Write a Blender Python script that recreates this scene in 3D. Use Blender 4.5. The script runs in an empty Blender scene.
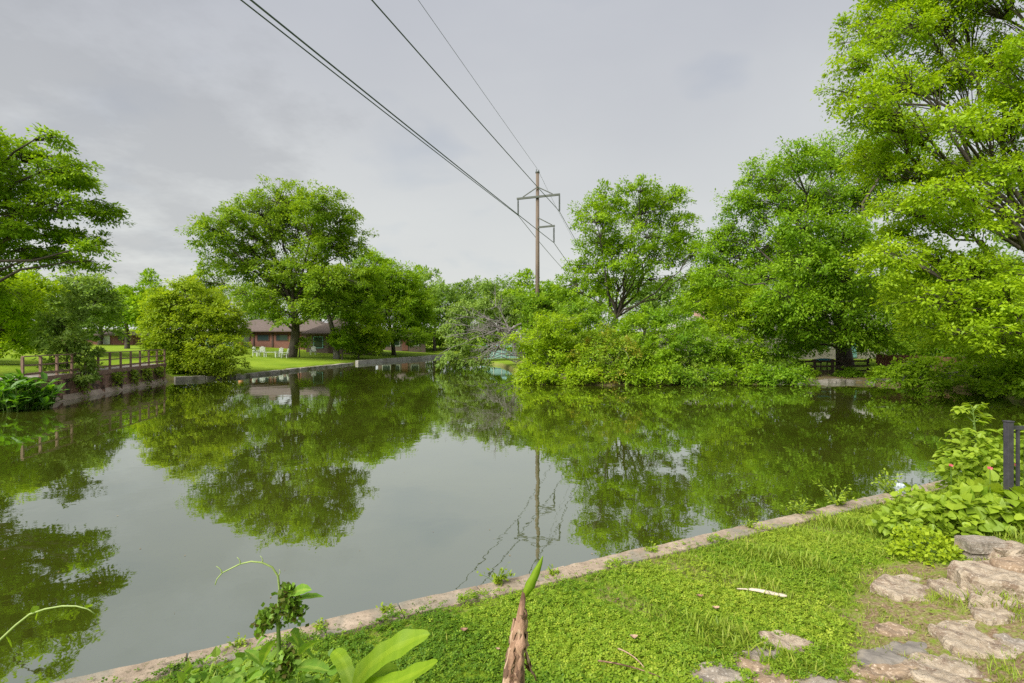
import bpy, bmesh, math, random
import numpy as np
from mathutils import Vector, Matrix

# ------------------------------------------------------------------ camera, sky, sun, exposure
SC = bpy.context.scene
COL = SC.collection
R = math.radians
CAM_Z, F, HY = 3.0, 512.0, 338.0            # eye height over the water, focal length in px, horizon row

cam_d = bpy.data.cameras.new('Camera')
cam = bpy.data.objects.new('Camera', cam_d)
COL.objects.link(cam)
cam.location = (0, 0, CAM_Z)
cam.rotation_euler = (R(90), 0, 0)
cam_d.sensor_width = 36
cam_d.lens = 18.0
cam_d.shift_y = (HY - 341.5) / 1024.0
cam_d.clip_start = 0.05
cam_d.clip_end = 6000
SC.camera = cam

SUN_EL, SUN_AZ = 44.0, 226.0                  # azimuth clockwise from +Y (the view direction)
world = bpy.data.worlds.new('World')
SC.world = world
world.use_nodes = True
nt = world.node_tree
nt.nodes.clear()


def N(tree, kind, **kw):
    n = tree.nodes.new(kind)
    for k, v in kw.items():
        if k == 'inp':
            for a, b in v.items():
                n.inputs[a].default_value = b
        else:
            setattr(n, k, v)
    return n


def ramp(tree, stops, interp='LINEAR'):
    n = tree.nodes.new('ShaderNodeValToRGB')
    cr = n.color_ramp
    cr.interpolation = interp
    while len(cr.elements) < len(stops):
        cr.elements.new(0.5)
    for e, (p, c) in zip(cr.elements, stops):
        e.position = p
        e.color = (c[0], c[1], c[2], 1) if len(c) == 3 else c
    return n


def sky_nodes():
    L = nt.links.new
    sky = N(nt, 'ShaderNodeTexSky', sky_type='NISHITA', sun_disc=False,
            sun_elevation=R(SUN_EL), sun_rotation=R(SUN_AZ), air_density=1.0, dust_density=3.0)
    tc = N(nt, 'ShaderNodeTexCoord')
    sep = N(nt, 'ShaderNodeSeparateXYZ')
    L(tc.outputs['Generated'], sep.inputs[0])
    # project the view direction on a cloud deck overhead
    zz = N(nt, 'ShaderNodeMath', operation='MAXIMUM', inp={1: 0.0})
    L(sep.outputs['Z'], zz.inputs[0])
    za = N(nt, 'ShaderNodeMath', operation='ADD', inp={1: 0.22})
    L(zz.outputs[0], za.inputs[0])
    dx = N(nt, 'ShaderNodeMath', operation='DIVIDE')
    dy = N(nt, 'ShaderNodeMath', operation='DIVIDE')
    L(sep.outputs['X'], dx.inputs[0]); L(za.outputs[0], dx.inputs[1])
    L(sep.outputs['Y'], dy.inputs[0]); L(za.outputs[0], dy.inputs[1])
    cmb = N(nt, 'ShaderNodeCombineXYZ', inp={2: 6.3})
    L(dx.outputs[0], cmb.inputs[0]); L(dy.outputs[0], cmb.inputs[1])
    n1 = N(nt, 'ShaderNodeTexNoise', inp={'Scale': 1.15, 'Detail': 5.0, 'Roughness': 0.48, 'Distortion': 0.25})
    n2 = N(nt, 'ShaderNodeTexNoise', inp={'Scale': 2.1, 'Detail': 4.0, 'Roughness': 0.5, 'Distortion': 0.2})
    L(cmb.outputs[0], n1.inputs['Vector']); L(cmb.outputs[0], n2.inputs['Vector'])
    # cloud brightness: lilac-grey undersides to pale grey
    r1 = ramp(nt, [(0.30, (3.15, 3.36, 3.92)), (0.50, (3.70, 3.90, 4.36)), (0.68, (4.35, 4.55, 4.88))])
    L(n1.outputs['Fac'], r1.inputs[0])
    # towards the horizon the deck is thicker and paler, a little warm
    rh = ramp(nt, [(0.0, (5.7, 5.75, 5.45)), (0.22, (5.3, 5.4, 5.2)), (0.55, (4.2, 4.25, 4.4)), (1.0, (3.5, 3.55, 3.8))])
    L(zz.outputs[0], rh.inputs[0])
    mfac = ramp(nt, [(0.0, (0.95,) * 3), (0.25, (0.75,) * 3), (0.6, (0.40,) * 3)])
    L(zz.outputs[0], mfac.inputs[0])
    mix = N(nt, 'ShaderNodeMixRGB')
    L(mfac.outputs[0], mix.inputs[0]); L(r1.outputs[0], mix.inputs[1]); L(rh.outputs[0], mix.inputs[2])
    # thin places where the blue sky shows
    gap = ramp(nt, [(0.28, (0.26,) * 3), (0.46, (0.06,) * 3), (1.0, (0.05,) * 3)])
    L(n2.outputs['Fac'], gap.inputs[0])
    mix2 = N(nt, 'ShaderNodeMixRGB')
    L(gap.outputs[0], mix2.inputs[0]); L(mix.outputs[0], mix2.inputs[1]); L(sky.outputs[0], mix2.inputs[2])
    # one darker cloud bank up on the left, broken by the same noise
    dv = Vector((-0.80, 1.0, 0.50)).normalized()
    dp = N(nt, 'ShaderNodeVectorMath', operation='DOT_PRODUCT')
    dp.inputs[1].default_value = dv
    nv = N(nt, 'ShaderNodeVectorMath', operation='NORMALIZE')
    L(tc.outputs['Generated'], nv.inputs[0]); L(nv.outputs[0], dp.inputs[0])
    n5 = N(nt, 'ShaderNodeTexNoise', inp={'Scale': 2.6, 'Detail': 6.0, 'Roughness': 0.6})
    L(cmb.outputs[0], n5.inputs['Vector'])
    sm = N(nt, 'ShaderNodeMath', operation='MULTIPLY_ADD', inp={1: 0.22, 2: -0.11})
    L(n5.outputs['Fac'], sm.inputs[0])
    sa = N(nt, 'ShaderNodeMath', operation='ADD')
    L(dp.outputs['Value'], sa.inputs[0]); L(sm.outputs[0], sa.inputs[1])
    rb = ramp(nt, [(0.955, (0, 0, 0)), (1.03, (0.36,) * 3)])
    L(sa.outputs[0], rb.inputs[0])
    mix3 = N(nt, 'ShaderNodeMixRGB', inp={2: (2.45, 2.55, 2.75, 1)})
    L(rb.outputs[0], mix3.inputs[0]); L(mix2.outputs[0], mix3.inputs[1])
    mix2 = mix3
    bg = N(nt, 'ShaderNodeBackground', inp={'Strength': 0.059})
    L(mix2.outputs[0], bg.inputs['Color'])
    out = N(nt, 'ShaderNodeOutputWorld')
    L(bg.outputs[0], out.inputs[0])


sky_nodes()

sun_d = bpy.data.lights.new('Sun', 'SUN')
sun_d.energy = 2.9
sun_d.angle = R(40)
sun_d.color = (1.0, 0.96, 0.88)
sun = bpy.data.objects.new('Sun', sun_d)
COL.objects.link(sun)
sd_ = Vector((math.sin(R(SUN_AZ)) * math.cos(R(SUN_EL)), math.cos(R(SUN_AZ)) * math.cos(R(SUN_EL)), math.sin(R(SUN_EL))))
sun.rotation_euler = sd_.to_track_quat('Z', 'Y').to_euler()
sun.location = (-20, -20, 60)

SC.view_settings.view_transform = 'Standard'
SC.view_settings.look = 'None'
SC.view_settings.gamma = 1.0
SC.view_settings.use_curve_mapping = False
SC.view_settings.exposure = 1.25
SC.cycles.use_denoising = False
SC.cycles.max_bounces = 9
SC.cycles.diffuse_bounces = 6
SC.cycles.glossy_bounces = 3
SC.cycles.transmission_bounces = 6
SC.cycles.caustics_reflective = False
SC.cycles.caustics_refractive = False


# ------------------------------------------------------------------ helpers
def P(px, py, d):
    """the point seen at pixel (px, py) from the photographer's place, d metres ahead"""
    return np.array([(px - 512.0) / F * d, d, CAM_Z - (py - HY) / F * d])


def props(o, label=None, cat=None, group=None, kind=None):
    if label: o['label'] = label
    if cat: o['category'] = cat
    if group: o['group'] = group
    if kind: o['kind'] = kind
    return o


def empty(name, loc, label, cat, group=None):
    o = bpy.data.objects.new(name, None)
    o.empty_display_size = 0.3
    COL.objects.link(o)
    o.location = tuple(float(v) for v in loc)
    return props(o, label, cat, group)


def wloc(o):
    v = Vector((0, 0, 0))
    while o is not None:
        v = v + o.location
        o = o.parent
    return np.array(v)


def mesh_arrays(name, V, loops, starts, mat, parent=None, tint=None, origin=None, smooth=False, vattr=None):
    V = np.asarray(V, dtype=np.float64)
    off = wloc(parent) if parent is not None else np.zeros(3)
    if origin is not None:
        off = off * 0 + np.asarray(origin, dtype=np.float64)
    me = bpy.data.meshes.new(name)
    me.vertices.add(len(V))
    me.vertices.foreach_set('co', (V - off).astype(np.float32).ravel())
    me.loops.add(len(loops))
    me.loops.foreach_set('vertex_index', np.asarray(loops, dtype=np.int32))
    me.polygons.add(len(starts))
    me.polygons.foreach_set('loop_start', np.asarray(starts, dtype=np.int32))
    me.polygons.foreach_set('use_smooth', np.full(len(starts), smooth, dtype=bool))
    if tint is not None:
        a = me.attributes.new('tint', 'FLOAT', 'FACE')
        a.data.foreach_set('value', np.asarray(tint, dtype=np.float32))
    if vattr:
        for k, v in vattr.items():
            a = me.attributes.new(k, 'FLOAT', 'POINT')
            a.data.foreach_set('value', np.asarray(v, dtype=np.float32))
    me.update(calc_edges=True)
    me.validate()
    me.materials.append(mat)
    o = bpy.data.objects.new(name, me)
    COL.objects.link(o)
    if parent is not None:
        o.parent = parent
    elif origin is not None:
        o.location = tuple(float(v) for v in origin)
    return o


def nrm(a):
    a = np.asarray(a, dtype=np.float64)
    return a / np.maximum(np.linalg.norm(a, axis=-1, keepdims=True), 1e-9)


class MB:
    """collects boxes, tubes and sheets; build() links them as ONE mesh object"""
    def __init__(self):
        self.v, self.f = [], []

    def add(self, verts, faces):
        b = len(self.v)
        self.v.extend([tuple(float(c) for c in p) for p in verts])
        self.f.extend([tuple(i + b for i in fc) for fc in faces])
        return self

    def box(self, c, s, rz=0.0, taper=1.0):
        c = np.asarray(c, float)
        ca, sa = math.cos(rz), math.sin(rz)
        vs = []
        for z in (-0.5, 0.5):
            k = taper if z > 0 else 1.0
            for x, y in ((-.5, -.5), (.5, -.5), (.5, .5), (-.5, .5)):
                X, Y = x * s[0] * k, y * s[1] * k
                vs.append(c + np.array([X * ca - Y * sa, X * sa + Y * ca, z * s[2]]))
        return self.add(vs, [(3, 2, 1, 0), (4, 5, 6, 7), (0, 1, 5, 4), (1, 2, 6, 5), (2, 3, 7, 6), (3, 0, 4, 7)])

    def beam(self, a, b, w, h):
        """a rectangular bar from a to b, w wide (sideways), h deep (upwards)"""
        a, b = np.asarray(a, float), np.asarray(b, float)
        d = nrm(b - a)
        up = np.array([0, 0, 1.0]) if abs(d[2]) < 0.95 else np.array([0, 1.0, 0])
        s = nrm(np.cross(d, up)); u = np.cross(s, d)
        vs = []
        for p in (a, b):
            for i, j in ((-.5, -.5), (.5, -.5), (.5, .5), (-.5, .5)):
                vs.append(p + s * w * i + u * h * j)
        return self.add(vs, [(3, 2, 1, 0), (4, 5, 6, 7), (0, 1, 5, 4), (1, 2, 6, 5), (2, 3, 7, 6), (3, 0, 4, 7)])

    def tube(self, pts, rad, sides=6, cap=True):
        pts = np.asarray(pts, float)
        n = len(pts)
        rad = np.broadcast_to(np.asarray(rad, float), (n,))
        tan = np.gradient(pts, axis=0)
        tan = nrm(tan)
        ref = np.array([0, 0, 1.0]) if abs(tan[0][2]) < 0.9 else np.array([1.0, 0, 0])
        vs = []
        u = nrm(np.cross(tan[0], ref))
        for i in range(n):
            u = nrm(u - tan[i] * np.dot(u, tan[i]))
            w = np.cross(tan[i], u)
            for k in range(sides):
                a = 2 * math.pi * k / sides
                vs.append(pts[i] + rad[i] * (math.cos(a) * u + math.sin(a) * w))
        fs = []
        for i in range(n - 1):
            for k in range(sides):
                k2 = (k + 1) % sides
                fs.append((i * sides + k, i * sides + k2, (i + 1) * sides + k2, (i + 1) * sides + k))
        if cap:
            fs.append(tuple(range(sides - 1, -1, -1)))
            fs.append(tuple((n - 1) * sides + k for k in range(sides)))
        return self.add(vs, fs)

    def sheet(self, quad, thick=0.0):
        q = [np.asarray(p, float) for p in quad]
        return self.add(q, [tuple(range(len(q)))])

    def build(self, name, mat, parent=None, origin=None, smooth=False, bevel=0.0):
        off = wloc(parent) if parent is not None else np.zeros(3)
        if origin is not None:
            off = np.asarray(origin, float)
        me = bpy.data.meshes.new(name)
        me.from_pydata([tuple(np.asarray(p) - off) for p in self.v], [], self.f)
        if bevel > 0:
            bm = bmesh.new(); bm.from_mesh(me)
            bmesh.ops.bevel(bm, geom=bm.edges[:], offset=bevel, segments=2, affect='EDGES', profile=0.6)
            bm.to_mesh(me); bm.free()
        if smooth:
            me.polygons.foreach_set('use_smooth', np.ones(len(me.polygons), dtype=bool))
        me.update()
        me.materials.append(mat)
        o = bpy.data.objects.new(name, me)
        COL.objects.link(o)
        if parent is not None:
            o.parent = parent
        elif origin is not None:
            o.location = tuple(float(v) for v in origin)
        return o


def copy_tree(o, loc=None, rz=None, scale=None, parent=None):
    c = o.copy()
    COL.objects.link(c)
    c.parent = parent
    if loc is not None: c.location = tuple(float(v) for v in loc)
    if rz is not None: c.rotation_euler = (0, 0, rz)
    if scale is not None: c.scale = (scale,) * 3 if np.isscalar(scale) else scale
    for ch in [x for x in bpy.data.objects if x.parent == o]:
        copy_tree(ch, parent=c)
    return c


# ------------------------------------------------------------------ materials
def new_mat(name):
    m = bpy.data.materials.new(name)
    m.use_nodes = True
    m.node_tree.nodes.clear()
    return m, m.node_tree


def leaf_mat(name, c0, c1, trans=0.50, gloss=0.02, cm=None):
    """leaf blades: colour runs from old to young leaf with the per-leaf value 'tint'"""
    m, t = new_mat(name)
    L = t.links.new
    at = N(t, 'ShaderNodeAttribute', attribute_name='tint')
    stops = [(0.0, c0), (1.0, c1)] if cm is None else [(0.0, c0), (0.5, cm), (1.0, c1)]
    r = ramp(t, stops)
    L(at.outputs['Fac'], r.inputs[0])
    di = N(t, 'ShaderNodeBsdfDiffuse')
    tr = N(t, 'ShaderNodeBsdfTranslucent')
    L(r.outputs[0], di.inputs[0])
    br = N(t, 'ShaderNodeMixRGB', blend_type='MULTIPLY', inp={0: 1.0, 2: (1.15, 1.1, 0.5, 1)})
    L(r.outputs[0], br.inputs[1]); L(br.outputs[0], tr.inputs[0])
    m1 = N(t, 'ShaderNodeMixShader', inp={0: trans})
    L(di.outputs[0], m1.inputs[1]); L(tr.outputs[0], m1.inputs[2])
    gl = N(t, 'ShaderNodeBsdfGlossy', inp={'Roughness': 0.5, 'Color': (0.7, 0.8, 0.6, 1)})
    m2 = N(t, 'ShaderNodeMixShader', inp={0: gloss})
    L(m1.outputs[0], m2.inputs[1]); L(gl.outputs[0], m2.inputs[2])
    o = N(t, 'ShaderNodeOutputMaterial')
    L(m2.outputs[0], o.inputs[0])
    return m


def surf_mat(name, c0, c1, scale=4.0, rough=0.8, bump=0.3, bdist=0.02, detail=6.0, stretch=(1, 1, 1), c2=None, s2=0.7, metal=0.0, spots=None):
    """two-tone noise surface with bump, optional second large-scale tone and small spots"""
    m, t = new_mat(name)
    L = t.links.new
    tc = N(t, 'ShaderNodeTexCoord')
    mp = N(t, 'ShaderNodeMapping')
    mp.inputs['Scale'].default_value = stretch
    L(tc.outputs['Object'], mp.inputs[0])
    n1 = N(t, 'ShaderNodeTexNoise', inp={'Scale': scale, 'Detail': detail, 'Roughness': 0.62})
    L(mp.outputs[0], n1.inputs['Vector'])
    r = ramp(t, [(0.32, c0), (0.68, c1)])
    L(n1.outputs['Fac'], r.inputs[0])
    col = r.outputs[0]
    if c2 is not None:
        n2 = N(t, 'ShaderNodeTexNoise', inp={'Scale': scale * s2, 'Detail': 5.0, 'Roughness': 0.6, 'Distortion': 0.4})
        L(tc.outputs['Object'], n2.inputs['Vector'])
        r2 = ramp(t, [(0.48, (0, 0, 0)), (0.62, (1, 1, 1))])
        L(n2.outputs['Fac'], r2.inputs[0])
        mx = N(t, 'ShaderNodeMixRGB', inp={2: (*c2, 1)})
        L(r2.outputs[0], mx.inputs[0]); L(col, mx.inputs[1])
        col = mx.outputs[0]
    if spots is not None:
        n3 = N(t, 'ShaderNodeTexNoise', inp={'Scale': scale * 7, 'Detail': 3.0, 'Roughness': 0.7})
        L(tc.outputs['Object'], n3.inputs['Vector'])
        r3 = ramp(t, [(0.55, (0, 0, 0)), (0.66, (1, 1, 1))])
        L(n3.outputs['Fac'], r3.inputs[0])
        mx = N(t, 'ShaderNodeMixRGB', inp={2: (*spots, 1)})
        L(r3.outputs[0], mx.inputs[0]); L(col, mx.inputs[1])
        col = mx.outputs[0]
    p = N(t, 'ShaderNodeBsdfPrincipled', inp={'Roughness': rough, 'Metallic': metal})
    L(col, p.inputs['Base Color'])
    if bump > 0:
        nb = N(t, 'ShaderNodeTexNoise', inp={'Scale': scale * 2.3, 'Detail': 8.0, 'Roughness': 0.65})
        L(mp.outputs[0], nb.inputs['Vector'])
        b = N(t, 'ShaderNodeBump', inp={'Strength': bump, 'Distance': bdist})
        L(nb.outputs['Fac'], b.inputs['Height'])
        L(b.outputs[0], p.inputs['Normal'])
    o = N(t, 'ShaderNodeOutputMaterial')
    L(p.outputs[0], o.inputs[0])
    return m


def brick_mat(name, c1, c2, mortar, scale):
    m, t = new_mat(name)
    L = t.links.new
    tc = N(t, 'ShaderNodeTexCoord')
    mp = N(t, 'ShaderNodeMapping')
    mp.inputs['Rotation'].default_value = (R(90), 0, 0)
    L(tc.outputs['Object'], mp.inputs[0])
    b = N(t, 'ShaderNodeTexBrick', inp={'Color1': (*c1, 1), 'Color2': (*c2, 1), 'Mortar': (*mortar, 1), 'Scale': scale, 'Mortar Size': 0.02, 'Brick Width': 0.5, 'Row Height': 0.16})
    L(mp.outputs[0], b.inputs['Vector'])
    p = N(t, 'ShaderNodeBsdfPrincipled', inp={'Roughness': 0.9})
    L(b.outputs[0], p.inputs['Base Color'])
    o = N(t, 'ShaderNodeOutputMaterial')
    L(p.outputs[0], o.inputs[0])
    return m


M = {}
M['leaf_mid'] = leaf_mat('leaf_mid', (0.190, 0.345, 0.009), (0.331, 0.504, 0.019))
M['leaf_bright'] = leaf_mat('leaf_bright', (0.259, 0.414, 0.009), (0.420, 0.578, 0.019))
M['leaf_dark'] = leaf_mat('leaf_dark', (0.155, 0.316, 0.014), (0.289, 0.478, 0.025))
M['leaf_pecan'] = leaf_mat('leaf_pecan', (0.172, 0.305, 0.014), (0.320, 0.457, 0.029))
M['leaf_shrub'] = leaf_mat('leaf_shrub', (0.149, 0.310, 0.016), (0.315, 0.473, 0.032))
M['leaf_elm'] = leaf_mat('leaf_elm', (0.172, 0.339, 0.011), (0.326, 0.509, 0.023))
M['leaf_chart'] = leaf_mat('leaf_chartreuse', (0.25, 0.38, 0.012), (0.44, 0.56, 0.030))
M['leaf_grey'] = leaf_mat('leaf_grey', (0.190, 0.310, 0.052), (0.326, 0.462, 0.095))
M['leaf_far'] = leaf_mat('leaf_far', (0.172, 0.299, 0.046), (0.284, 0.420, 0.084))
M['leaf_olive'] = leaf_mat('leaf_olive', (0.20, 0.30, 0.015), (0.46, 0.40, 0.060), cm=(0.25, 0.42, 0.018))
M['leaf_canna'] = leaf_mat('leaf_canna', (0.060, 0.190, 0.010), (0.17, 0.37, 0.018), gloss=0.05)
M['leaf_near'] = leaf_mat('leaf_near', (0.20, 0.33, 0.022), (0.41, 0.54, 0.045), gloss=0.03)
M['leaf_broad'] = leaf_mat('leaf_broad', (0.12, 0.23, 0.035), (0.34, 0.47, 0.075), cm=(0.19, 0.36, 0.040), gloss=0.03)
M['leaf_banana'] = leaf_mat('leaf_banana', (0.16, 0.30, 0.015), (0.31, 0.45, 0.030), gloss=0.02)
M['clover'] = leaf_mat('clover', (0.085, 0.180, 0.012), (0.38, 0.47, 0.045), cm=(0.215, 0.340, 0.022), trans=0.35, gloss=0.02)
M['grass'] = leaf_mat('grass', (0.14, 0.22, 0.02), (0.40, 0.42, 0.08), cm=(0.23, 0.33, 0.025), trans=0.35, gloss=0.02)
M['straw'] = leaf_mat('straw', (0.10, 0.06, 0.03), (0.42, 0.32, 0.18), trans=0.1)
M['bark'] = surf_mat('bark', (0.035, 0.027, 0.020), (0.12, 0.10, 0.08), 6, 0.95, 0.8, 0.03, stretch=(1, 1, 0.25))
M['bark_grey'] = surf_mat('bark_grey', (0.10, 0.09, 0.08), (0.25, 0.23, 0.21), 6, 0.95, 0.8, 0.03, stretch=(1, 1, 0.25))
M['deadwood'] = surf_mat('deadwood', (0.14, 0.125, 0.115), (0.30, 0.275, 0.255), 5, 0.9, 0.4)
M['stem'] = surf_mat('stem', (0.06, 0.11, 0.015), (0.15, 0.24, 0.03), 20, 0.7, 0.2, 0.003)
M['tendril'] = surf_mat('tendril', (0.22, 0.31, 0.08), (0.34, 0.42, 0.14), 20, 0.6, 0.0)
M['seeds'] = leaf_mat('seeds', (0.11, 0.09, 0.025), (0.22, 0.38, 0.04), cm=(0.14, 0.25, 0.03), trans=0.35)
M['dryleaf'] = surf_mat('dryleaf', (0.16, 0.075, 0.040), (0.44, 0.28, 0.19), 9, 0.9, 0.7, 0.012, stretch=(3, 3, 0.35), c2=(0.10, 0.05, 0.03), s2=0.8)
M['dryleaf_pale'] = surf_mat('dryleaf_pale', (0.30, 0.18, 0.115), (0.52, 0.37, 0.26), 9, 0.9, 0.7, 0.012, stretch=(4, 4, 0.35))
M['dryleaf_dark'] = surf_mat('dryleaf_dark', (0.07, 0.035, 0.022), (0.20, 0.115, 0.075), 9, 0.9, 0.7, 0.012, stretch=(4, 4, 0.35))
M['timber'] = surf_mat('timber', (0.19, 0.11, 0.082), (0.34, 0.22, 0.165), 5, 0.85, 0.3, 0.01)
M['deck'] = surf_mat('deck_boards', (0.22, 0.19, 0.17), (0.38, 0.34, 0.30), 4, 0.85, 0.3, 0.01)
M['bulkhead'] = surf_mat('bulkhead', (0.24, 0.125, 0.09), (0.42, 0.26, 0.195), 2.2, 0.9, 0.4, 0.02, c2=(0.07, 0.05, 0.035))
M['toe'] = surf_mat('toe_concrete', (0.36, 0.27, 0.21), (0.54, 0.43, 0.35), 1.6, 0.9, 0.4, 0.02)
M['edging'] = surf_mat('edging_stone', (0.26, 0.235, 0.20), (0.46, 0.42, 0.37), 1.6, 0.9, 0.5, 0.04, c2=(0.12, 0.12, 0.06))
M['concrete'] = surf_mat('far_concrete', (0.40, 0.37, 0.33), (0.58, 0.54, 0.49), 0.9, 0.9, 0.2, 0.02, c2=(0.34, 0.31, 0.27))
M['darkwood'] = surf_mat('dark_fence_wood', (0.03, 0.020, 0.014), (0.09, 0.06, 0.045), 5, 0.9, 0.3)
M['redwood'] = surf_mat('red_fence_wood', (0.16, 0.06, 0.045), (0.30, 0.14, 0.10), 4, 0.9, 0.3)
M['coping'] = surf_mat('coping', (0.23, 0.175, 0.125), (0.42, 0.335, 0.25), 4.5, 0.92, 0.8, 0.015, c2=(0.22, 0.20, 0.155), s2=0.5, spots=(0.15, 0.125, 0.075))
M['stone_tan'] = surf_mat('stone_tan', (0.27, 0.21, 0.145), (0.50, 0.415, 0.31), 9, 0.92, 1.0, 0.035, c2=(0.20, 0.14, 0.095), s2=0.8, spots=(0.48, 0.42, 0.34))
M['stone_grey'] = surf_mat('stone_grey', (0.18, 0.15, 0.12), (0.36, 0.31, 0.25), 6, 0.92, 1.0, 0.03, c2=(0.30, 0.23, 0.17), s2=0.8, spots=(0.44, 0.40, 0.35))
M['stone_brown'] = surf_mat('stone_brown', (0.20, 0.135, 0.085), (0.37, 0.275, 0.185), 6.0, 0.95, 0.9, 0.02, c2=(0.13, 0.09, 0.06), s2=0.9, spots=(0.50, 0.40, 0.30))
M['stone_slate'] = surf_mat('stone_slate', (0.13, 0.115, 0.10), (0.25, 0.225, 0.195), 5.0, 0.9, 0.7, 0.015, c2=(0.22, 0.19, 0.15), s2=0.8)
M['iron'] = surf_mat('iron', (0.030, 0.028, 0.036), (0.060, 0.055, 0.068), 12, 0.5, 0.15, 0.003)
M['palewood'] = surf_mat('palewood', (0.42, 0.35, 0.26), (0.66, 0.58, 0.47), 8, 0.85, 0.4, 0.005, stretch=(0.3, 3, 3))
M['pole'] = surf_mat('pole_wood', (0.10, 0.075, 0.055), (0.19, 0.145, 0.11), 3, 0.9, 0.3, stretch=(1, 1, 0.15))
M['steel'] = surf_mat('arm_steel', (0.055, 0.065, 0.052), (0.09, 0.10, 0.082), 3, 0.55, 0.1)
M['insul'] = surf_mat('insulator', (0.06, 0.07, 0.07), (0.12, 0.13, 0.13), 6, 0.4, 0.0)
M['cable'] = surf_mat('cable', (0.05, 0.08, 0.08), (0.09, 0.12, 0.12), 2, 0.5, 0.0)
M['brick_red'] = brick_mat('house_red_brick', (0.21, 0.065, 0.045), (0.15, 0.05, 0.036), (0.22, 0.15, 0.12), 1.4)
M['brick_brown'] = brick_mat('house_brown_brick', (0.15, 0.10, 0.085), (0.11, 0.075, 0.062), (0.2, 0.16, 0.14), 1.4)
M['brick_pink'] = brick_mat('chimney_brick', (0.42, 0.22, 0.17), (0.35, 0.19, 0.15), (0.42, 0.34, 0.3), 1.4)
M['roof'] = surf_mat('roof_shingle', (0.085, 0.062, 0.053), (0.15, 0.115, 0.10), 2.5, 0.95, 0.5, 0.03, stretch=(1, 4, 1))
M['roof_grey'] = surf_mat('roof_grey', (0.24, 0.22, 0.20), (0.36, 0.34, 0.31), 2.5, 0.95, 0.5, 0.03)
M['white'] = surf_mat('white_paint', (0.46, 0.50, 0.43), (0.60, 0.63, 0.56), 3, 0.6, 0.0)
M['teal'] = surf_mat('teal_paint', (0.14, 0.34, 0.33), (0.22, 0.44, 0.42), 2, 0.6, 0.0)
M['pale_teal'] = surf_mat('pale_teal_paint', (0.17, 0.32, 0.30), (0.26, 0.42, 0.40), 1.5, 0.7, 0.1)
M['trim'] = surf_mat('dark_trim', (0.05, 0.028, 0.022), (0.09, 0.05, 0.04), 4, 0.8, 0.0)
M['pale_wall'] = surf_mat('pale_wall', (0.27, 0.24, 0.20), (0.38, 0.345, 0.295), 1.5, 0.85, 0.1)
M['terracotta'] = surf_mat('terracotta', (0.48, 0.20, 0.09), (0.60, 0.29, 0.14), 4, 0.8, 0.1)
M['blue'] = surf_mat('blue_cover', (0.03, 0.20, 0.34), (0.06, 0.30, 0.42), 4, 0.5, 0.1)
M['bag'] = surf_mat('bag', (0.32, 0.38, 0.41), (0.55, 0.59, 0.60), 18, 0.35, 0.4, 0.01, c2=(0.10, 0.17, 0.20), s2=0.7)
M['pink'] = surf_mat('pink_petals', (0.45, 0.06, 0.09), (0.58, 0.14, 0.17), 10, 0.6, 0.0)
M['path'] = surf_mat('pale_path', (0.38, 0.36, 0.33), (0.5, 0.48, 0.44), 1, 0.9, 0.1)


def glass_mat():
    m, t = new_mat('window_glass')
    p = N(t, 'ShaderNodeBsdfPrincipled', inp={'Base Color': (0.03, 0.05, 0.05, 1), 'Roughness': 0.06})
    o = N(t, 'ShaderNodeOutputMaterial')
    t.links.new(p.outputs[0], o.inputs[0])
    return m


M['glass'] = glass_mat()


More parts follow.
